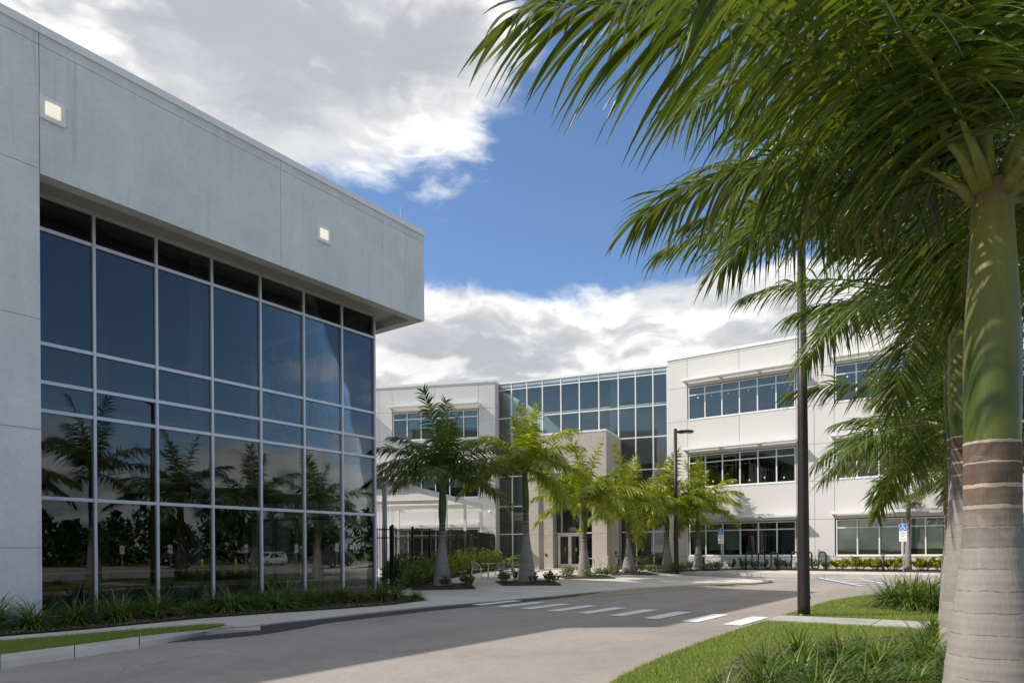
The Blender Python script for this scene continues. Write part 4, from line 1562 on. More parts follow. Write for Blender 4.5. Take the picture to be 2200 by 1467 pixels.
palm(near_p, 'row', 2.42 - near_p.z, 4.42 - near_p.z, 0.365, 0.19, 0.192, 0, 'big royal palm nearest the camera with a smooth green crownshaft', 'royal palms in a row on the lawn', 3, (0.02, 0), near=True, extra=near_extra)
p2 = Vector((ROW[1][0], ROW[1][1], g_lawn(*ROW[1])))
extra2 = [(F_long, R(183), 0.10), (F_long, R(196), 0.04), (F_b, R(140), 0.1), (F_e, R(120), 0.15), (F_c, R(100), 0.0), (F_b, R(165), 0.1),
          (F_b, R(60), 0.1), (F_c, R(30), 0), (F_b, R(-40), 0.1), (F_c, R(-80), 0), (F_d, R(-20), 0), (F_b, R(255), 0.1), (F_b, R(185), 0.12), (F_c, R(62), 0.0), (F_b, R(215), 0.1), (F_d, R(75), -0.05), (F_long, R(238), 0.05)]
palm(p2, 'row', 3.05 - p2.z, 4.95 - p2.z, 0.36, 0.19, 0.205, 0, 'second royal palm of the row, its crownshaft peeping from behind the nearest trunk', 'royal palms in a row on the lawn', 4, (-0.10, 0), near=True, extra=extra2)
labs = ['third royal palm of the row, its crown hanging before the right wing windows', 'fourth royal palm of the row behind the big trunk', 'fifth royal palm of the row behind the big trunk', 'farthest royal palm of the row on the lawn']
for i, (x, y) in enumerate(ROW[2:]):
    p = Vector((x, y, g_lawn(x, y)))
    palm(p, 'row', (3.5, 2.8, 2.7, 2.6)[i], (5.55, 4.5, 4.4, 4.3)[i], 0.36, 0.17, 0.19, 18, labs[i], 'royal palms in a row on the lawn', 21 + i * 2, (-0.12, 0.0), 1.08, skip=(lambda a_, c_: 105 < a_ < 295 and c_ >= 3) if i == 0 else None, extra=[(F_long, R(186), 0.05), (F_t2, R(172), -0.05)] if i == 0 else None)

# ================================================================== PLANTING
def blades(n, rmin, rmax, h0, h1, width, bend, seed, segs=3, spread=1.0):
    """arching strap leaves springing from a clump; returns V, F (quads)"""
    rs = np.random.RandomState(seed)
    V, Fc = [], []
    for i in range(n):
        a = rs.rand() * 6.283
        r = rmin + (rmax - rmin) * rs.rand()
        ln = h0 + (h1 - h0) * rs.rand()
        out = np.array([math.cos(a), math.sin(a), 0])
        lean_ = R(8 + 52 * rs.rand() * spread)
        dv = out * math.sin(lean_) + np.array([0, 0, math.cos(lean_)])
        b = rs.rand() * 6.283
        q = np.array([math.cos(b) * r * 0.6, math.sin(b) * r * 0.6, 0.0])
        sd = np.array([-out[1], out[0], 0])
        i0 = len(V)
        for j in range(segs + 1):
            f = j / segs
            hw = width * 0.5 * (1.0 if f < 0.5 else 1.0 - ((f - 0.5) / 0.5) ** 1.5 * 0.92)
            V += [q - sd * hw, q + sd * hw]
            dv = dv + np.array([0, 0, -1.0]) * bend * (0.6 + 0.8 * rs.rand()) / segs
            dv /= np.linalg.norm(dv)
            q = q + dv * ln / segs
            if q[2] < 0.01:
                q[2] = 0.01
        for j in range(segs):
            Fc.append((i0 + 2 * j, i0 + 2 * j + 1, i0 + 2 * j + 3, i0 + 2 * j + 2))
    return V, Fc


TUFT = [big_mesh('leaf_blades', *blades(420, 0.02, 0.18, 0.34, 0.64, 0.0125, 1.6, 300 + k, 4), M['liriope']) for k in range(5)]


def tuft(pos, label, group, k, s):
    s *= 1.75
    o = link('liriope_clump', TUFT[k % 5], None, pos, (0, 0, k * 1.7), (s, s, s * random.Random(k).uniform(0.80, 0.98)))
    return tag(o, label, 'grass clump', group)


def leafy(n_stem, height, spread, leaf_len, leaf_w, per, seed, droop=0.3, top_only=False):
    """many-stemmed small shrub: returns V, F of leaves and stem tubes"""
    rs = np.random.RandomState(seed)
    V, Fc = [], []
    st = MB()
    for i in range(n_stem):
        a = rs.rand() * 6.283
        rr = spread * math.sqrt(rs.rand())
        b = np.array([math.cos(a) * rr * 0.3, math.sin(a) * rr * 0.3, 0])
        t = np.array([math.cos(a) * rr, math.sin(a) * rr, height * (0.6 + 0.4 * rs.rand()) * (1 - 0.3 * (rr / spread) ** 2)])
        m = (b + t) / 2 + np.array([0, 0, height * 0.08])
        st.tube([tuple(b), tuple(m), tuple(t)], [0.007, 0.005, 0.003], 4, False)
        for k in range(per):
            f = (0.35 if not top_only else 0.6) + (0.65 if not top_only else 0.42) * rs.rand()
            c = b * (1 - f) ** 2 + m * 2 * f * (1 - f) + t * f * f
            d = rs.randn(3)
            d[2] = abs(d[2]) * 0.7 + 0.15 - droop * rs.rand()
            d /= np.linalg.norm(d)
            s_ = np.cross(d, rs.randn(3))
            s_ /= np.linalg.norm(s_)
            ln, w = leaf_len * (0.7 + 0.6 * rs.rand()), leaf_w * (0.7 + 0.6 * rs.rand())
            i0 = len(V)
            V += [c, c + d * ln * 0.5 + s_ * w / 2, c + d * ln, c + d * ln * 0.5 - s_ * w / 2]
            Fc.append((i0, i0 + 1, i0 + 2, i0 + 3))
    return V, Fc, st


def shrub_lib(matn, name, specs):
    out = []
    for k, sp in enumerate(specs):
        V, Fc, st = leafy(*sp)
        out.append((big_mesh('leaves', V, Fc, M[matn]), st.mesh('stems', M['twig'])))
    return out


LIB_IXORA = shrub_lib('shrub', 'shrub', [(12, 0.55, 0.34, 0.085, 0.045, 26, 400 + k) for k in range(3)])
LIB_PALE = shrub_lib('shrub_pale', 'shrub', [(12, 0.48, 0.38, 0.080, 0.040, 24, 420 + k) for k in range(3)])
LIB_CROTON = shrub_lib('croton', 'shrub', [(24, 0.50, 0.46, 0.10, 0.05, 40, 440 + k) for k in range(3)])


def shrub(name, lib, pos, k, s, label, group, cat='shrub'):
    r_ = empty(name, pos, k * 2.1, label, cat, group)
    lv, st = lib[k % len(lib)]
    link('leaves', lv, r_, scale=(s, s, s))
    link('stems', st, r_, scale=(s, s, s))
    return r_


# --- mulch beds
def bed(name, poly, g=g_plaza, lift=0.03, mound=0.0, c=None, step=0.6):
    def h(x, y):
        if not mound:
            return g(x, y)
        return g(x, y) + mound * max(0.0, 1 - math.hypot(x - c[0], y - c[1]) / 1.6)
    return sheet(name, poly, h, M['mulch'], step, lift)


gym_bed = [on(-60, 1375, g_plaza), on(0, 1367, g_plaza), on(215, 1349, g_plaza), on(430, 1328, g_plaza), on(600, 1316, g_plaza), on(740, 1307, g_plaza), on(850, 1298, g_plaza), on(902, 1291, g_plaza), on(914, 1287, g_plaza), on(900, 1283, g_plaza), on(860, 1279.5, g_plaza)]
gb = [(p.x, p.y) for p in gym_bed] + [tuple(GW.p(0.35, 0.25, 0).xy), tuple(GW.p(0.1, 0.13, 0).xy), tuple(GW.p(-11.0, 0.13, 0).xy), tuple(GW.p(-11.3, 1.55, 0).xy), tuple(GW.p(-13, 1.55, 0).xy)]
bed('mulch_bed', gb)
squares = []
for i, (u, D_) in enumerate(((950, 27.4), (1132, 29.0), (1255, 33.0), (1351, 35.8), (1434, 38.0), (1505, 38.6))):
    c = along(u, D_)
    s_ = 1.75 if i < 4 else 1.3
    poly = [(c.x - NX * s_ * 0.72, c.y - NY * s_ * 0.72), (c.x - DX * s_ * 0.72, c.y - DY * s_ * 0.72), (c.x + NX * s_ * 0.72, c.y + NY * s_ * 0.72), (c.x + DX * s_ * 0.72, c.y + DY * s_ * 0.72)]
    q = [Vector(p) for p in poly]
    sq = [(q[0] + q[1]) / 2, (q[1] + q[2]) / 2, (q[2] + q[3]) / 2, (q[3] + q[0]) / 2]
    sq = [Vector((c.x, c.y)) + (v - Vector((c.x, c.y))) * 1.38 for v in q]
    bed('mulch_bed', [(v.x, v.y) for v in sq], mound=0.05, c=(c.x, c.y), lift=0.02)
    squares.append((c, sq))
wing_bed = [RW.p(0.2, 0.05, 0), RW.p(24, 0.05, 0), RW.p(24, 2.0, 0), RW.p(9.6, 2.0, 0), RW.p(4.0, 1.1, 0), RW.p(0.4, 2.2, 0)]
bed('mulch_bed', [(p.x, p.y) for p in wing_bed])
hedge_bed = [(-6.6, 26.6), (-4.2, 26.0), (-3.2, 31.0), (-2.2, 36.0), (-0.2, 43.0), (-0.6, 47.5), (-2.4, 47.0), (-3.5, 38.0), (-5.2, 29.0)]
bed('mulch_bed', hedge_bed, lift=0.022)
lb = [on(1893, 1302), on(1990, 1322), on(2060, 1330), on(2200, 1310), on(2110, 1285), on(1985, 1284), on(1930, 1290)]
LAWN_BED1 = [(p.x, p.y) for p in lb]
sheet('mulch_bed', LAWN_BED1, g_lawn, M['mulch'], 0.6, 0.02)
LAWN_BED2 = [(2.15, 5.6), (2.3, 7.8), (3.2, 9.6), (4.6, 10.9), (6.2, 11.5), (8.6, 12.9), (10.2, 11.8), (8.0, 8.0), (5.5, 4.0), (3.5, 3.5)]
sheet('mulch_bed', LAWN_BED2, g_lawn, M['mulch'], 0.6, 0.018)

# mulch chips lying on the near beds
def chips(poly, n, g, seed, lift, size=(0.02, 0.07)):
    rs = np.random.RandomState(seed)
    xs, ys = [p[0] for p in poly], [p[1] for p in poly]
    V, Fc = [], []
    while len(Fc) < n:
        x, y = rs.uniform(min(xs), max(xs)), rs.uniform(min(ys), max(ys))
        if not in_poly(x, y, poly):
            continue
        a, l_, w = rs.rand() * 6.283, rs.uniform(*size), rs.uniform(0.008, 0.02)
        z = g(x, y) + lift + rs.rand() * 0.02
        d = np.array([math.cos(a), math.sin(a), rs.randn() * 0.25]) * l_ / 2
        s_ = np.array([-math.sin(a), math.cos(a), rs.randn() * 0.3]) * w
        c = np.array([x, y, z + 0.01])
        i0 = len(V)
        V += [c - d - s_, c + d - s_, c + d + s_, c - d + s_]
        Fc.append((i0, i0 + 1, i0 + 2, i0 + 3))
    return V, Fc


chip_m, T = mat_new('bark_chips')
rpi = T.n('ShaderNodeNewGeometry').outputs['Random Per Island']
finish(T, principled(T, T.mix(rpi, (0.06, 0.035, 0.024), (0.27, 0.20, 0.145)), 0.9, spec=0.2).outputs[0])
for poly, n, g_, lf in ((gb, 5200, g_plaza, 0.03), (LAWN_BED1, 1800, g_lawn, 0.02), (LAWN_BED2, 5000, g_lawn, 0.018)):
    tag(link('bark_mulch', big_mesh('bark_mulch', *chips(poly, n, g_, n, lf), chip_m)), 'loose brown bark chips spread over a planting bed', 'mulch', None, 'stuff')
for c, sq in squares[:4]:
    tag(link('bark_mulch', big_mesh('bark_mulch', *chips([(v.x, v.y) for v in sq], 500, lambda x, y: g_plaza(x, y) + 0.05 * max(0.0, 1 - math.hypot(x - c.x, y - c.y) / 1.6), int(c.x * 100) % 999, 0.02), chip_m)), 'loose brown bark chips spread round a palm', 'mulch', None, 'stuff')

# --- liriope along the gym glass
spots = [(-18, 1352, 1.05), (70, 1352, 1.0), (165, 1343, 0.95), (255, 1334, 1.05), (335, 1326, 1.1), (415, 1322, 0.72), (455, 1313, 0.85), (495, 1315, 1.1), (545, 1311, 0.75), (590, 1309, 1.0), (620, 1300, 1.0), (665, 1304, 0.95), (700, 1297, 0.95), (735, 1296, 1.0), (775, 1296, 0.8), (815, 1292, 0.95), (850, 1290, 0.85), (893, 1289, 0.58)]
ords = ['first', 'second', 'third', 'fourth', 'fifth', 'sixth', 'seventh', 'eighth', 'ninth', 'tenth', 'eleventh', 'twelfth', 'thirteenth', 'fourteenth', 'fifteenth', 'sixteenth', 'seventeenth', 'eighteenth']
for k, (u, v, s) in enumerate(spots):
    p = on(u, v, g_plaza)
    lab = 'arching green liriope clump, %s from the left along the gym glass' % ords[k]
    if k == 17:
        lab = 'small liriope clump alone at the pointed end of the gym bed'
    tuft(p + Vector((0, 0, 0.02)), lab, 'liriope clumps along the gym wall', k, s)
back = [(210, 1318, 0.8), (300, 1312, 0.8), (380, 1306, 0.75), (560, 1297, 0.75)]
for k, (u, v, s) in enumerate(back):
    p = on(u, v, g_plaza)
    tuft(p + Vector((0, 0, 0.02)), 'liriope clump close against the gym glass, %s of the back row' % ords[k], 'liriope clumps against the glass', k + 30, s)

# --- liriope on the lawn at the right
near_spots = [(1560, 1530, 1.0), (1640, 1500, 1.0), (1700, 1470, 1.0), (1650, 1452, 0.95), (1720, 1436, 1.0), (1790, 1470, 1.0), (1805, 1430, 1.05), (1870, 1500, 1.0), (1885, 1445, 1.05), (1930, 1418, 0.9), (1960, 1480, 1.0), (1985, 1432, 1.1), (2040, 1470, 1.0), (2035, 1400, 1.0), (2010, 1372, 0.9), (1760, 1520, 1.0), (1850, 1412, 0.85)]
for k, (u, v, s) in enumerate(near_spots):
    p = on(u, v, g_lawn)
    if in_poly(p.x, p.y, [(q.x, q.y) for q in PATH]):
        continue
    tuft(p, 'lush liriope clump before the big palm, %s counted from the lawn edge' % ords[k], 'liriope clumps round the big palm', 50 + k, s * (0.62 + 0.16 * ((k * 37) % 10) / 10))
for k, (u, v, s) in enumerate([(1915, 1302, 1.05), (1962, 1308, 1.15), (2012, 1312, 1.0), (1940, 1292, 0.95), (1990, 1296, 1.0), (2050, 1302, 1.1)]):
    p = on(u, v, g_lawn)
    tuft(p, 'liriope clump in the far lawn bed, %s from its left end' % ords[k], 'liriope clumps in the far lawn bed', 80 + k, s * 1.15)
for k, (u, v) in enumerate([(1950, 1288), (1985, 1287), (2020, 1289)]):
    shrub('low_shrub', LIB_PALE, on(u, v, g_lawn), k, 1.25, 'pale leafy shrub behind the far liriope, %s from the left' % ords[k], 'shrubs in the far lawn bed')

# --- little shrubs round the plaza palms
k = 0
names = ['shaded first palm', 'tall second palm', 'third palm by the doors', 'fourth palm', 'fifth palm by the lamp', 'sixth palm by the wing']
for i, (c, sq) in enumerate(squares):
    lib = LIB_IXORA if i < 2 else LIB_PALE
    rs = random.Random(70 + i)
    offs = [(-1.05, -0.15), (-0.75, 0.35), (-0.55, -0.55), (0.15, -0.75), (0.65, -0.35), (1.0, 0.05), (0.55, 0.45), (-0.3, 0.8)]
    side = ['at the left end of the bed of the %s', 'behind left of the %s', 'front left of the %s', 'in front of the %s', 'front right of the %s', 'at the right end of the bed of the %s', 'behind right of the %s', 'straight behind the %s']
    for j, (ox, oy) in enumerate(offs):
        if rs.random() < 0.12 and i != 0:
            continue
        p = Vector((c.x + ox * 1.25 * (1.35 if i < 4 else 0.95), c.y + oy * 0.95, 0))
        if not in_poly(p.x, p.y, [(v.x * 0.93 + c.x * 0.07, v.y * 0.93 + c.y * 0.07) for v in sq]):
            p = Vector((c.x + ox * 0.95, c.y + oy * 0.75, 0))
        p.z = g_plaza(p.x, p.y) + 0.02
        shrub('low_shrub', lib, p, k, rs.uniform(0.85, 1.15), 'small shrub ' + side[j] % names[i], 'small shrubs round the plaza palms')
        k += 1

# --- bed along the right wing: small shrubs, then golden ones
for j in range(13):
    t = 1.6 + j * 0.62
    if 2.2 < t < 2.9:
        continue
    p = RW.p(t, 0.55 + 0.2 * (j % 2), 0)
    p.z = g_plaza(p.x, p.y) + 0.02
    shrub('low_shrub', LIB_IXORA, p, j, 1.0 + 0.12 * (j % 3), 'dark green shrub against the right wing wall, %s from the corner' % ords[j], 'green shrubs under the right wing')
for j, t in enumerate((9.9, 10.7, 11.5, 12.3, 13.5, 14.3, 15.1)):
    p = RW.p(t, 1.05 + 0.25 * (j % 2), 0)
    p.z = g_plaza(p.x, p.y) + 0.02
    shrub('golden_shrub', LIB_CROTON, p, j, 1.35 + 0.15 * (j % 2), 'golden leaved shrub under the right wing windows, %s from the bicycle rack' % ords[j], 'golden shrubs under the right wing')

# --- clipped hedge along the fence: one closed mass of leaves on a twig frame
def leaf_mass(path, w, h0, h1, n, leaf, seed, zfun):
    rs = np.random.RandomState(seed)
    P = [np.array(p[:2]) for p in path]
    seg = [np.linalg.norm(P[i + 1] - P[i]) for i in range(len(P) - 1)]
    tot = sum(seg)
    V, Fc = [], []
    for _ in range(n):
        s = rs.rand() * tot
        i = 0
        while s > seg[i] and i < len(seg) - 1:
            s -= seg[i]
            i += 1
        d = (P[i + 1] - P[i]) / seg[i]
        c = P[i] + d * s
        nn = np.array([d[1], -d[0]])
        bump = 1 + 0.18 * math.sin(c[1] * 3.1 + c[0]) + 0.12 * math.sin(c[1] * 7.3)
        a = rs.rand() * math.pi
        rr = 1 - 0.55 * rs.rand() ** 2
        off = math.cos(a) * w / 2 * rr * bump
        z = h0 + (h1 * bump - h0) * (0.25 + 0.75 * (math.sin(a) * rr)) * (0.35 + 0.65 * rs.rand() ** 0.4)
        x, y = c + nn * off
        q = np.array([x, y, zfun(x, y) + z])
        dv = rs.randn(3)
        dv[2] = dv[2] * 0.6 + 0.4
        dv /= np.linalg.norm(dv)
        sv = np.cross(dv, rs.randn(3))
        sv /= np.linalg.norm(sv)
        l_, w_ = leaf * (0.6 + 0.8 * rs.rand()), leaf * 0.5 * (0.6 + 0.8 * rs.rand())
        i0 = len(V)
        V += [q, q + dv * l_ / 2 + sv * w_ / 2, q + dv * l_, q + dv * l_ / 2 - sv * w_ / 2]
        Fc.append((i0, i0 + 1, i0 + 2, i0 + 3))
    return V, Fc


hedge_path = [(-4.75, 26.9), (-4.0, 30.5), (-3.1, 35.5), (-2.0, 41.0), (-1.05, 46.0)]
hg = empty('hedge', (-3.4, 33, 0.2), 0, 'leafy green hedge along the black fence', 'hedge')
V, Fc = leaf_mass([(x + 3.4, y - 33) for x, y in hedge_path], 1.1, 0.05, 1.15, 26000, 0.13, 9, lambda x, y: g_plaza(x - 3.4, y + 33) - 0.2)
link('leaves', big_mesh('leaves', V, Fc, M['hedge']), hg)
st = MB()
rs = random.Random(5)
for k in range(70):
    f = k / 69 * 3.999
    i = int(f)
    a, b = Vector(hedge_path[i]), Vector(hedge_path[i + 1])
    c = a.lerp(b, f - i)
    x, y = c.x + 3.4 + rs.uniform(-.2, .2), c.y - 33 + rs.uniform(-.2, .2)
    z = g_plaza(c.x, c.y) - 0.2
    st.tube([(x, y, z), (x + rs.uniform(-.2, .2), y + rs.uniform(-.2, .2), z + 0.8)], [0.014, 0.006], 4, False)
st.obj('stems', M['twig'], hg)


# --- broad-leaved plants by the portal
def broad_plant(pos, n, size, seed, label):
    r_ = empty('broadleaf_plant', pos, 0, label, 'plant', 'broad leaved plants beside the portal')
    rs = random.Random(seed)
    mb = MB()
    stt = MB()
    for i in range(n):
        a = rs.uniform(0, 6.283)
        L = size * rs.uniform(0.7, 1.1)
        h = size * rs.uniform(0.5, 1.0)
        base = Vector((math.cos(a) * L * 0.6, math.sin(a) * L * 0.6, h))
        stt.tube([(0, 0, 0), (base.x * 0.5, base.y * 0.5, h * 0.8), tuple(base)], 0.010, 4, False)
        d = Vector((math.cos(a), math.sin(a), -0.25 + rs.uniform(-.2, .3))).normalized()
        s_ = d.cross(Vector((0, 0, 1))).normalized()
        l_, w_ = size * 0.62, size * 0.26
        p = [base, base + d * l_ * 0.35 + s_ * w_, base + d * l_ * 0.7 + s_ * w_ * 0.8, base + d * l_, base + d * l_ * 0.7 - s_ * w_ * 0.8, base + d * l_ * 0.35 - s_ * w_]
        mid = [base, base + d * l_ * 0.35 - Vector((0, 0, 0.05)), base + d * l_ * 0.7 - Vector((0, 0, 0.05)), base + d * l_]
        mb.quad(mid[0], p[1], mid[1])
        mb.quad(mid[1], p[1], p[2], mid[2])
        mb.quad(mid[2], p[2], p[3])
        mb.quad(mid[0], mid[1], p[5])
        mb.quad(mid[1], mid[2], p[4], p[5])
        mb.quad(mid[2], p[3], p[4])
    mb.obj('leaves', M['bigleaf'], r_, True)
    stt.obj('stems', M['rachis'], r_)


for (x, y, n, s, lab) in ((-0.3, 46.3, 13, 0.95, 'broad leaved green plant at the end of the hedge by the glazed wall'), (8.0, 41.9, 14, 0.85, 'broad leaved dark plant under the glass right of the portal'), (0.6, 45.8, 9, 0.7, 'low broad leaved plant left of the stone portal')):
    broad_plant(Vector((x, y, g_plaza(x, y))), n, s, int(x * 10) + 7, lab)

# --- lawn grass: blades on the island and on the little verge
def in_poly_np(x, y, poly):
    c = np.zeros(len(x), dtype=bool)
    j = len(poly) - 1
    for i in range(len(poly)):
        xi, yi, xj, yj = poly[i][0], poly[i][1], poly[j][0], poly[j][1]
        if yi != yj:
            c ^= ((yi > y) != (yj > y)) & (x < (xj - xi) * (y - yi) / (yj - yi) + xi)
        j = i
    return c


def grass(poly, n, g, seed, hmin, hmax, avoid=(), weight=None):
    rs = np.random.RandomState(seed)
    xs, ys = [p[0] for p in poly], [p[1] for p in poly]
    X, Y = np.zeros(0), np.zeros(0)
    while len(X) < n:
        x, y = rs.uniform(min(xs), max(xs), n), rs.uniform(min(ys), max(ys), n)
        ok = in_poly_np(x, y, poly)
        for a in avoid:
            ok &= ~in_poly_np(x, y, a)
        if weight:
            ok &= rs.rand(n) < weight(x, y)
        X, Y = np.concatenate([X, x[ok]]), np.concatenate([Y, y[ok]])
    X, Y = X[:n], Y[:n]
    P = np.array([(x, y, g(x, y)) for x, y in zip(X, Y)])
    a = rs.rand(n) * 6.283
    h = hmin + (hmax - hmin) * rs.rand(n)
    ln = rs.rand(n) * 0.8
    b = rs.rand(n) * 6.283
    w = 0.0035 + 0.003 * rs.rand(n)
    V = np.zeros((n, 3, 3))
    V[:, 0] = P - np.stack([np.cos(a) * w, np.sin(a) * w, 0 * a + 0.005], 1)
    V[:, 1] = P + np.stack([np.cos(a) * w, np.sin(a) * w, 0 * a - 0.005], 1)
    V[:, 2] = P + np.stack([np.cos(b) * ln * h, np.sin(b) * ln * h, h], 1)
    return V.reshape(-1, 3), np.arange(3 * n).reshape(-1, 3)


path_poly = [(q.x, q.y) for q in PATH]
near_w = lambda x, y: np.minimum(1.0, (11.0 / np.maximum(3.0, np.hypot(x, y))) ** 1.6)
vis = [(1.0, 7.4)] + [p for p in LE[1:]] + [(17.0, 23.0), (13.5, 16.0), (7.0, 8.0), (3.0, 5.0), (1.3, 5.5)]
V, Fc = grass(vis, 120000, g_lawn, 1, 0.025, 0.062, (path_poly, LAWN_BED1), near_w)
tag(link('lawn_grass', big_mesh('lawn_grass', V, Fc, M['grass'])), 'short mown lawn grass on the island at the right', 'grass', None, 'stuff')
V, Fc = grass(verge, 26000, lambda x, y: 0.095, 2, 0.03, 0.085)
tag(link('verge_grass', big_mesh('verge_grass', V, Fc, M['grass'])), 'narrow strip of green grass behind the left kerb', 'grass', None, 'stuff')

# ================================================================== STREET FURNITURE
def lamp_post(pos, H, r0, r1, arm_az, head_len, label):
    r_ = empty('lamp_post', pos, arm_az, label, 'lamp post', 'dark lamp posts')
    MB().tube([(0, 0, -0.1), (0, 0, 0.3), (0, 0, H * 0.5), (0, 0, H)], [r0, r0, (r0 + r1) / 2, r1], 16).obj('pole', M['bronze'], r_, True)
    MB().lathe([(r0 * 1.12, -0.05), (r0 * 1.12, 0.02), (r0 * 1.02, 0.05)], 16).obj('base_cover', M['bronze'], r_)
    MB().box((r1 * 0.6, -0.05, H - 0.22), (r1 + 0.16, 0.05, H - 0.10)).obj('arm', M['bronze'], r_, bevel=0.01)
    x0 = r1 + 0.13
    hd = MB()
    w = head_len * 0.26
    hd.box((x0, -w * 0.55, H - 0.24), (x0 + head_len * 0.30, w * 0.55, H - 0.07))
    o = hd.obj('driver_box', M['bronze'], r_, bevel=0.02)
    h2 = MB()
    h2.box((x0 + head_len * 0.28, -w, H - 0.20), (x0 + head_len, w, H - 0.09))
    o = h2.obj('lamp_head', M['bronze'], r_, bevel=0.03)
    for k in range(6):
        x = x0 + head_len * (0.36 + 0.1 * k)
        MB().box((x, -w * 0.9, H - 0.089), (x + 0.015, w * 0.9, H - 0.055)).obj('cooling_fin', M['bronze'], o)
    MB().box((x0 + head_len * 0.34, -w * 0.8, H - 0.215), (x0 + head_len * 0.95, w * 0.8, H - 0.201)).obj('lens', M['blind'], o)
    MB().tube([(-r1 * 0.5, r0 * 0.9, 0.42), (-r1 * 0.5, r0 * 1.02, 0.42)], 0.05, 8).obj('hand_hole_cover', M['bronze'], r_)
    return r_


lp = on(1727, 1322, g_lawn)
lamp_post(lp, 8.95 - lp.z, 0.135, 0.085, R(186), 0.72, 'tall dark lamp post standing in the lawn edge at right')
l2 = along(1453, 36.4)
lamp_post(l2, HC + ray(1453, 921)[1] * 36.4 - l2.z, 0.13, 0.085, R(8), 0.75, 'dark lamp post standing before the right wing corner')


def bollard(pos, label, H=0.92):
    r_ = empty('bollard_light', pos, 0, label, 'bollard light', 'bollard lights')
    MB().tube([(0, 0, -0.05), (0, 0, H - 0.17)], 0.065, 12).obj('post', M['bronze'], r_, True)
    MB().lathe([(0.06, H - 0.17), (0.012, H - 0.05), (0.0, H - 0.05)], 12, cap=False).obj('reflector', M['alu'], r_)
    for k in range(4):
        a = k * math.pi / 2 + 0.4
        MB().tube([(0.06 * math.cos(a), 0.06 * math.sin(a), H - 0.18), (0.13 * math.cos(a), 0.13 * math.sin(a), H - 0.04)], 0.008, 5).obj('strut', M['bronze'], r_)
    MB().lathe([(0.02, H - 0.05), (0.17, H - 0.04), (0.18, H - 0.015), (0.02, H)], 16).obj('cap', M['bronze'], r_)


for u, D_, lab in ((1512, 38.2, 'bollard light right beside the sixth palm'), (1327, 36.6, 'bollard light left of the fourth palm near the portal'), (1407, 39.4, 'bollard light before the glass between two sunlit palms')):
    bollard(along(u, D_), lab)
q = RW.p(11.9, 1.8, 0)
q.z = g_plaza(q.x, q.y)
bollard(q, 'bollard light among the golden shrubs of the right wing')

sign_blue = plain('sign_blue', (0.02, 0.14, 0.55), 0.5, 0, 0.03)
sign_text = plain('sign_text', (0.10, 0.10, 0.11), 0.6)
isa_pts = 24


def ada_symbol(parent, cx, cz, s, y):
    """white wheelchair pictogram, flat print"""
    m = MB()

    def dot(x, z, r):
        c = [(cx + (x + r * math.cos(2 * math.pi * i / 12)) * s, y, cz + (z + r * math.sin(2 * math.pi * i / 12)) * s) for i in range(12)]
        m.quad(*c)

    def seg(x0, z0, x1, z1, w):
        d = Vector((x1 - x0, z1 - z0))
        n = Vector((d.y, -d.x)).normalized() * w / 2
        m.quad(*[(cx + a * s, y, cz + b * s) for a, b in ((x0 - n.x, z0 - n.y), (x1 - n.x, z1 - n.y), (x1 + n.x, z1 + n.y), (x0 + n.x, z0 + n.y))])
    dot(-0.08, 0.40, 0.085)
    seg(-0.06, 0.30, -0.02, -0.04, 0.11)
    seg(-0.04, 0.12, 0.20, 0.12, 0.08)
    seg(-0.03, -0.02, 0.24, -0.02, 0.10)
    seg(0.22, -0.02, 0.33, -0.32, 0.09)
    seg(0.31, -0.31, 0.42, -0.27, 0.08)
    for i in range(9):
        a0, a1 = R(120 + i * 24), R(120 + (i + 1) * 24)
        seg(-0.02 + 0.30 * math.cos(a0), -0.16 + 0.30 * math.sin(a0), -0.02 + 0.30 * math.cos(a1), -0.16 + 0.30 * math.sin(a1), 0.075)
    m.obj('wheelchair_symbol', M['white_metal'], parent)


def ada_sign(pos, rz, label, H=2.35):
    r_ = empty('parking_sign', pos, rz, label, 'parking sign', 'accessible parking signs')
    MB().tube([(0, 0, -0.1), (0, 0, H)], 0.030, 8).obj('post', M['gray_metal'], r_, True)
    pnl = MB().box((-0.165, -0.045, H - 0.86), (0.165, -0.034, H - 0.04)).obj('panel', M['white_metal'], r_, bevel=0.003)
    MB().box((-0.150, -0.0475, H - 0.36), (0.150, -0.0455, H - 0.05)).obj('blue_field', sign_blue, pnl)
    ada_symbol(pnl, 0.0, H - 0.205, 0.27, -0.049)
    for txt, z, sz in (('PARKING BY', -0.43, 0.05), ('DISABLED', -0.49, 0.05), ('PERMIT', -0.55, 0.05), ('ONLY', -0.61, 0.05), ('$250 FINE', -0.74, 0.05)):
        o = link('sign_lettering', text_mesh(txt, sz, sign_text, 'sign_lettering', 0.0), pnl, (0, -0.0475, H + z), (R(90), 0, 0))


for t, w, lab in ((4.35, 3.2, 'blue and white accessible parking sign by the bicycle racks'), (12.9, 3.0, 'blue and white accessible parking sign by the golden shrubs')):
    q = RW.p(t, w, 0)
    q.z = g_plaza(q.x, q.y)
    ada_sign(q, RW.rz + R(-6), lab)


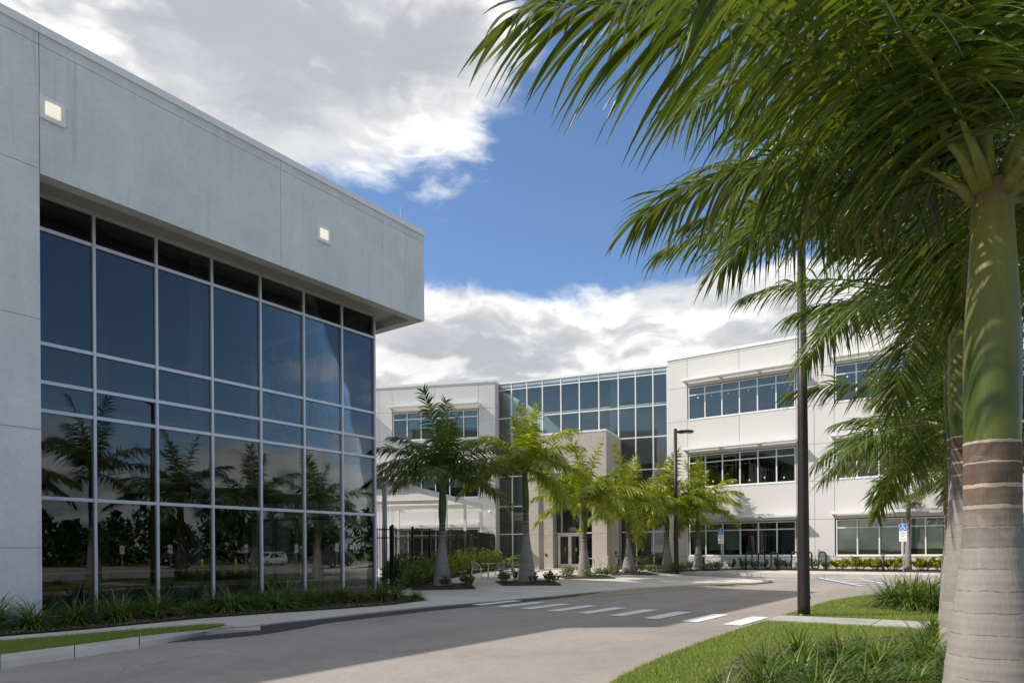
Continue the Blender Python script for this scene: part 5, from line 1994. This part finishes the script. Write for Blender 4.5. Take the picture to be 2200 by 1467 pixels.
def rack(t0, w, n, label):
    o0 = RW.p(t0, w, 0)
    r_ = empty('bicycle_rack', (o0.x, o0.y, g_plaza(o0.x, o0.y)), RW.rz, label, 'bicycle rack', 'wave bicycle racks')
    pts = [(0, 0, 0.0)]
    P_, H = 0.34, 0.98
    for k in range(n):
        x = k * 2 * P_
        for j in range(9):
            a = math.pi - math.pi * j / 8
            pts.append((x + P_ / 2 + P_ / 2 * math.cos(a), 0, H - P_ / 2 + P_ / 2 * math.sin(a)))
        if k < n - 1:
            for j in range(9):
                a = math.pi + math.pi * j / 8
                pts.append((x + 1.5 * P_ + P_ / 2 * math.cos(a), 0, 0.10 + P_ / 2 + P_ / 2 * math.sin(a)))
    end = pts[-1][0]
    pts.append((end, 0, 0.0))
    MB().tube(pts, 0.038, 8).obj('tube', M['black_metal'], r_, True)
    for x in (0, end):
        MB().lathe([(0.07, 0), (0.07, 0.012)], 10, Matrix.Translation((x, 0, 0))).obj('foot_plate', M['black_metal'], r_)


rack(5.15, 1.55, 3, 'black wave bicycle rack left of the lamp post')
rack(7.55, 1.55, 3, 'black wave bicycle rack right of the lamp post')

# cafe tables and chairs
cafe = plain('cafe_white_steel', (0.62, 0.62, 0.58), 0.45)


def cafe_table(pos, label):
    r_ = empty('cafe_table', pos, 0, label, 'table', 'cafe tables on the plaza')
    MB().lathe([(0.0, 0.715), (0.33, 0.715), (0.345, 0.725), (0.345, 0.74), (0.0, 0.745)], 20, cap=False).obj('table_top', cafe, r_)
    MB().tube([(0, 0, 0.02), (0, 0, 0.714)], 0.038, 10).obj('column', cafe, r_)
    MB().lathe([(0.22, 0.0), (0.22, 0.012), (0.05, 0.03)], 18).obj('foot', cafe, r_)


def cafe_chair(pos, rz, label):
    r_ = empty('cafe_chair', pos, rz, label, 'chair', 'cafe chairs on the plaza')
    st_ = MB()
    st_.box((-0.22, -0.22, 0.44), (0.22, 0.22, 0.455))
    st_.obj('seat', cafe, r_, bevel=0.005)
    for sx in (-1, 1):
        for sy in (-1, 1):
            MB().tube([(sx * 0.20, sy * 0.20, 0.44), (sx * 0.25, sy * 0.25, 0.0)], 0.013, 6).obj('leg', cafe, r_)
    # curved shell back of fine wires and a rim
    rim = [(-0.25, 0.22, 0.50), (-0.26, 0.10, 0.70), (-0.24, -0.16, 0.82), (-0.12, -0.25, 0.83), (0.12, -0.25, 0.83), (0.24, -0.16, 0.82), (0.26, 0.10, 0.70), (0.25, 0.22, 0.50)]
    MB().tube(rim, 0.012, 6).obj('back_rim', cafe, r_)
    for k in range(11):
        f = k / 10
        a = R(180 + 180 * f)
        x, y = 0.25 * math.cos(a), 0.05 + 0.29 * math.sin(a)
        MB().tube([(x * 0.86, y * 0.8, 0.45), (x, y, 0.80 - 0.06 * abs(math.cos(a)))], 0.006, 4).obj('back_wire', cafe, r_)


c1_ = along(1049, 32.0)
cafe_table(c1_, 'white round cafe table by the hedge')
cafe_chair(c1_ + Vector((-0.55, -0.1, 0)), R(-90), 'white wire cafe chair left of the table by the hedge')
cafe_chair(c1_ + Vector((0.55, 0.05, 0)), R(90), 'white wire cafe chair right of the table by the hedge')
c2_ = along(1276, 38.6)
cafe_table(c2_, 'white round cafe table before the stone pier')
cafe_chair(c2_ + Vector((0.58, 0, 0)), R(90), 'white wire cafe chair right of the table before the stone pier')
cafe_chair(c2_ + Vector((-0.58, 0.1, 0)), R(-90), 'white wire cafe chair half hidden behind the entrance palm')

# ------------------------------------------------------------------ pergola, fence and gate
A, B = Vector((-5.35, 27.0, 0)), Vector((-1.95, 43.6, 0))
PW = Wall(A.x, A.y, B.x - A.x, B.y - A.y)          # t from the gym towards the office, w to the right
LEN = (B - A).length
perg = PW.root('pergola', label='white steel pergola with broad louvres between gym and office', cat='pergola')
ZP = 4.60
for w in (0.0, -5.6):
    bar('beam', M['white_metal'], perg, -0.3, LEN + 0.15, w - 0.06, w + 0.06, ZP - 0.26, ZP)
    for t in (0.85, 9.3, 13.1, LEN):
        zg = g_plaza(*PW.p(t, w, 0).xy) - 0.05
        bar('post', M['white_metal'], perg, t - 0.075, t + 0.075, w - 0.075, w + 0.075, zg, ZP - 0.262)
k = 0
t = 0.5
while t < LEN:
    mx = Matrix.Translation((t, 2.8, ZP - 0.13)) @ Matrix.Rotation(R(-28), 4, 'Y')
    MB().box((-0.14, -2.72, -0.018), (0.14, 2.72, 0.018), mx).obj('louvre', M['white_metal'], perg)
    t += 0.62
for t in (0.85, 9.3, 13.1, LEN):
    bar('cross_beam', M['white_metal'], perg, t - 0.05, t + 0.05, -5.535, -0.065, ZP - 0.46, ZP - 0.28)

FA, FB_ = Vector((-4.62, 26.4, 0)), Vector((-1.15, 45.4, 0))
FWl = Wall(FA.x, FA.y, FB_.x - FA.x, FB_.y - FA.y)
FLEN = (FB_ - FA).length
fence = FWl.root('fence', label='black metal picket fence running back behind the hedge', cat='fence')
ztop = lambda t: 2.58 - 0.004 * t
np_ = 8
zg = lambda t, w=FWl: g_plaza(*w.p(t, 0, 0).xy)
for i in range(np_ + 1):
    t = FLEN * i / np_
    bar('post', M['black_metal'], fence, t - 0.04, t + 0.04, -0.04, 0.04, zg(t) - 0.05, 2.66)
    if i < np_:
        t1 = FLEN * (i + 1) / np_
        for zr in (0.25, 1.98, 2.30):
            bar('rail', M['black_metal'], fence, t + 0.042, t1 - 0.042, -0.018, 0.018, zg(t) + zr - 0.02, zg(t) + zr + 0.02)
n_p = int(FLEN / 0.115)
for i in range(n_p):
    t = 0.06 + i * 0.115
    if min(abs(t - FLEN * j / np_) for j in range(np_ + 1)) < 0.06:
        continue
    z0 = round(zg(t), 1)
    bar('picket', M['black_metal'], fence, t - 0.010, t + 0.010, -0.011, 0.011, z0 + 0.15, z0 + 2.32)
GA = Vector((-5.42, 26.55, 0))
gate_w = Wall(GA.x, GA.y, FA.x - GA.x - 0.05, FA.y - GA.y)
gate = gate_w.root('gate', label='black metal picket gate between the gym corner and the fence', cat='gate')
gz = g_plaza(GA.x, GA.y)
gl = (FA - GA).length - 0.08
for t in (0.0, gl):
    bar('stile', M['black_metal'], gate, t - 0.03, t + 0.03, -0.03, 0.03, gz, gz + 2.45)
for zr in (0.2, 2.0, 2.32):
    bar('rail', M['black_metal'], gate, 0.031, gl - 0.031, -0.02, 0.02, gz + zr - 0.02, gz + zr + 0.02)
for i in range(6):
    t = 0.11 + i * (gl - 0.16) / 6
    bar('picket', M['black_metal'], gate, t - 0.010, t + 0.010, -0.011, 0.011, gz + 0.08, gz + 2.40)

# flowering vines on the fence
def vine(t, H, label, seed):
    o0 = FWl.p(t, 0.08, 0)
    r_ = empty('flowering_vine', (o0.x, o0.y, g_plaza(o0.x, o0.y)), 0, label, 'vine', 'pink flowering vines on the fence')
    rs = random.Random(seed)
    st_ = MB()
    lv, pe = MB(), MB()
    for k in range(4):
        pts = [(rs.uniform(-.1, .1), 0, 0)]
        for j in range(1, 7):
            pts.append((pts[-1][0] + rs.uniform(-.12, .12), rs.uniform(-.08, .05), H * j / 6))
        st_.tube(pts, 0.008, 4, False)
        for p in pts[2:]:
            for q_ in range(7):
                c = Vector(p) + Vector((rs.gauss(0, .13), rs.gauss(0, .08), rs.gauss(0, .14)))
                d = Vector((rs.gauss(0, 1), rs.gauss(0, 1), rs.gauss(0, 1))).normalized()
                s_ = d.cross(Vector((rs.gauss(0, 1), rs.gauss(0, 1), 1))).normalized()
                pink = rs.random() < 0.04 + 0.30 * (p[2] / H) ** 4
                l_ = 0.055 if pink else 0.075
                (pe if pink else lv).quad(c, c + d * l_ / 2 + s_ * l_ * .4, c + d * l_, c + d * l_ / 2 - s_ * l_ * .4)
    st_.obj('stems', M['twig'], r_)
    lv.obj('leaves', M['shrub'], r_)
    if pe.v:
        pe.obj('flowers', M['petal'], r_)


vine(17.6, 2.45, 'pink flowering vine at the far end of the fence', 1)
vine(7.6, 2.3, 'pink flowering vine on the fence behind the first palm', 2)
vine(12.2, 2.0, 'thin vine with few flowers halfway along the fence', 3)

# ================================================================== THE CAR PARK THAT THE GLASS REFLECTS
car_white = plain('white_car_paint', (0.75, 0.75, 0.76), 0.25, 0.0, 0.02)
car_black = plain('black_car_paint', (0.010, 0.011, 0.014), 0.2, 0.1, 0.02)
car_blue = plain('dark_blue_car_paint', (0.012, 0.022, 0.045), 0.2, 0.1, 0.02)
M['car_glass'] = glass('car_glass', (0.05, 0.06, 0.06), 0.10, 0.0)
lamp_lens = plain('headlamp_lens', (0.75, 0.76, 0.78), 0.15)
red_lens = plain('tail_lens', (0.35, 0.01, 0.01), 0.2)


def suv(pos, rz, paint, label):
    r_ = empty('parked_car', pos, rz, label, 'car', 'cars in the car park')
    L, Wd = 4.7, 1.9
    prof = [(-2.33, 0.45), (-2.36, 0.85), (-2.25, 1.02), (-2.05, 1.55), (-1.75, 1.70), (0.0, 1.74), (0.55, 1.62), (1.15, 1.12), (2.05, 0.98), (2.30, 0.80), (2.35, 0.45), (1.95, 0.32), (-1.95, 0.32)]
    m = MB()
    n = len(prof)
    rows = []
    for y, k in ((-Wd / 2 + 0.02, 0.0), (-Wd / 2, 0.03), (Wd / 2, 0.03), (Wd / 2 - 0.02, 0.0)):
        rows.append([(x, (y if z < 1.05 else y * 0.86), z) for x, z in prof])
    i0 = 0
    for r in (rows[1], rows[2]):
        m.v += r
    for i in range(n):
        j = (i + 1) % n
        m.f.append((i, j, n + j, n + i))
    m.f.append(tuple(range(n))[::-1])
    m.f.append(tuple(range(n, 2 * n)))
    m.obj('body', paint, r_, bevel=0.05)
    for sy in (-1, 1):
        y = sy * (Wd / 2 * 0.86 + 0.075)
        yb = sy * (Wd / 2 - 0.02)
        for (x0, x1, x2, x3) in ((-1.85, -0.75, -0.78, -1.70), (-0.68, 0.25, 0.20, -0.70), (0.32, 0.98, 0.50, 0.27)):
            q = [(x0, sy * (Wd / 2 + 0.004), 1.08), (x1, sy * (Wd / 2 + 0.004), 1.08), (x2, sy * (Wd / 2 * 0.87 + 0.012), 1.60), (x3, sy * (Wd / 2 * 0.87 + 0.012), 1.60)]
            w_ = MB()
            w_.quad(*(q if sy < 0 else q[::-1]))
            w_.obj('side_window', M['car_glass'], r_)
        for x in (-1.45, 1.45):
            ty = MB().lathe([(0.20, -0.11), (0.35, -0.10), (0.37, 0.0), (0.35, 0.10), (0.20, 0.11)], 20, Matrix.Translation((x, sy * (Wd / 2 - 0.10), 0.37)) @ Matrix.Rotation(R(90), 4, 'X')).obj('wheel', M['rubber'], r_, True)
            MB().lathe([(0.03, 0.0), (0.22, 0.02)], 14, Matrix.Translation((x, sy * (Wd / 2 + 0.02), 0.37)) @ Matrix.Rotation(R(90 * sy), 4, 'X')).obj('rim', M['alu'], ty)
        MB().box((2.20, sy * 0.80 - 0.16, 0.74), (2.37, sy * 0.80 + 0.10 * (1 if sy < 0 else 1), 0.88)).obj('headlight', lamp_lens, r_, bevel=0.02)
        MB().box((-2.38, sy * 0.82 - 0.1, 0.80), (-2.28, sy * 0.82 + 0.1, 1.02)).obj('tail_light', red_lens, r_, bevel=0.02)
    w_ = MB()
    w_.quad((1.12, -0.72, 1.16), (1.12, 0.72, 1.16), (0.62, 0.70, 1.60), (0.62, -0.70, 1.60))
    w_.obj('windscreen', M['car_glass'], r_)
    w_ = MB()
    w_.quad((-2.22, -0.70, 1.10), (-2.10, -0.68, 1.52), (-2.10, 0.68, 1.52), (-2.22, 0.70, 1.10))
    w_.obj('rear_window', M['car_glass'], r_)
    MB().box((2.30, -0.55, 0.55), (2.375, 0.55, 0.80)).obj('grille', M['black_metal'], r_)


def lot(x, y):
    return Vector((x, y, g_road(x, y)))


def mirrored(u, D):
    """the spot in the car park whose mirror image in the gym glass stands at photo column u, depth D"""
    a_, _ = ray(u, 1215)
    p = Vector((a_ * D, D))
    n_ = Vector((NX, NY))
    k_ = Vector((GW.o.x, GW.o.y)).dot(n_)
    p = p - 2 * (p.dot(n_) - k_) * n_
    return lot(p.x, p.y)


suv(mirrored(577, 82), R(215), car_white, 'white parked car mirrored in the gym glass')
suv(mirrored(372, 76), R(205), car_black, 'black parked car mirrored in the third bay of the gym glass')
suv(mirrored(715, 66), R(35), car_blue, 'dark blue parked car mirrored near the corner of the gym glass')
for i, (u_, D_) in enumerate(((263, 56), (368, 57), (530, 56), (637, 57), (725, 56))):
    r_ = empty('lot_sign', mirrored(u_, D_), R(180 + 36), 'small white sign on a post mirrored in the gym glass, %s from the left' % ords[i], 'sign', 'small signs in the car park')
    MB().tube([(0, 0, -0.05), (0, 0, 2.35)], 0.035, 6).obj('post', M['gray_metal'], r_)
    for zz in (2.12, 1.74):
        for sgn in (-1, 1):
            MB().box((-0.20, sgn * 0.042 - 0.006, zz - 0.16), (0.20, sgn * 0.042 + 0.006, zz + 0.16)).obj('panel', M['white_metal'], r_)
y_post = plain('yellow_bollard', (0.70, 0.42, 0.02), 0.5)
for i, (u_, D_) in enumerate(((435, 58), (507, 58))):
    o = MB().lathe([(0.10, -0.05), (0.10, 0.98), (0.07, 1.05), (0.0, 1.07)], 12, cap=False).obj('yellow_bollard', y_post, None, True, loc=mirrored(u_, D_))
    tag(o, 'yellow steel bollard mirrored in the gym glass, %s from the left' % ords[i], 'bollard', 'yellow bollards in the car park')

# far wood round the site, one mass
def wood(seed):
    rs = np.random.RandomState(seed)
    V, Fc = [], []
    for k in range(230):
        th = R(-75 + 195 * rs.rand())                  # bearing from +x, turning left
        d = 85 + 30 * rs.rand()
        x, y = 10 + d * math.cos(th), 12 + d * math.sin(th)
        h = 6.5 + 5.5 * rs.rand() ** 2
        rr = 2.4 + 1.6 * rs.rand()
        n = 210
        a = rs.rand(n) * 6.283
        zc = rs.rand(n) ** 0.8
        r = rr * np.sqrt(rs.rand(n)) * np.sin(np.pi * np.clip(zc * 0.85 + 0.15, 0, 1)) * (0.7 + 0.5 * rs.rand(n))
        c = np.stack([x + np.cos(a) * r, y + np.sin(a) * r, GROUND_Z + h * zc], 1)
        d1 = rs.randn(n, 3) * 0.42
        d2 = rs.randn(n, 3) * 0.42
        i0 = len(V)
        for j in range(n):
            V += [c[j] - d1[j], c[j] + d2[j], c[j] + d1[j]]
            Fc.append((i0 + 3 * j, i0 + 3 * j + 1, i0 + 3 * j + 2))
    return V, Fc


tag(link('far_wood', big_mesh('far_wood', *wood(4), M['tree_far'])), 'dark line of far trees round the site', 'trees', None, 'stuff')
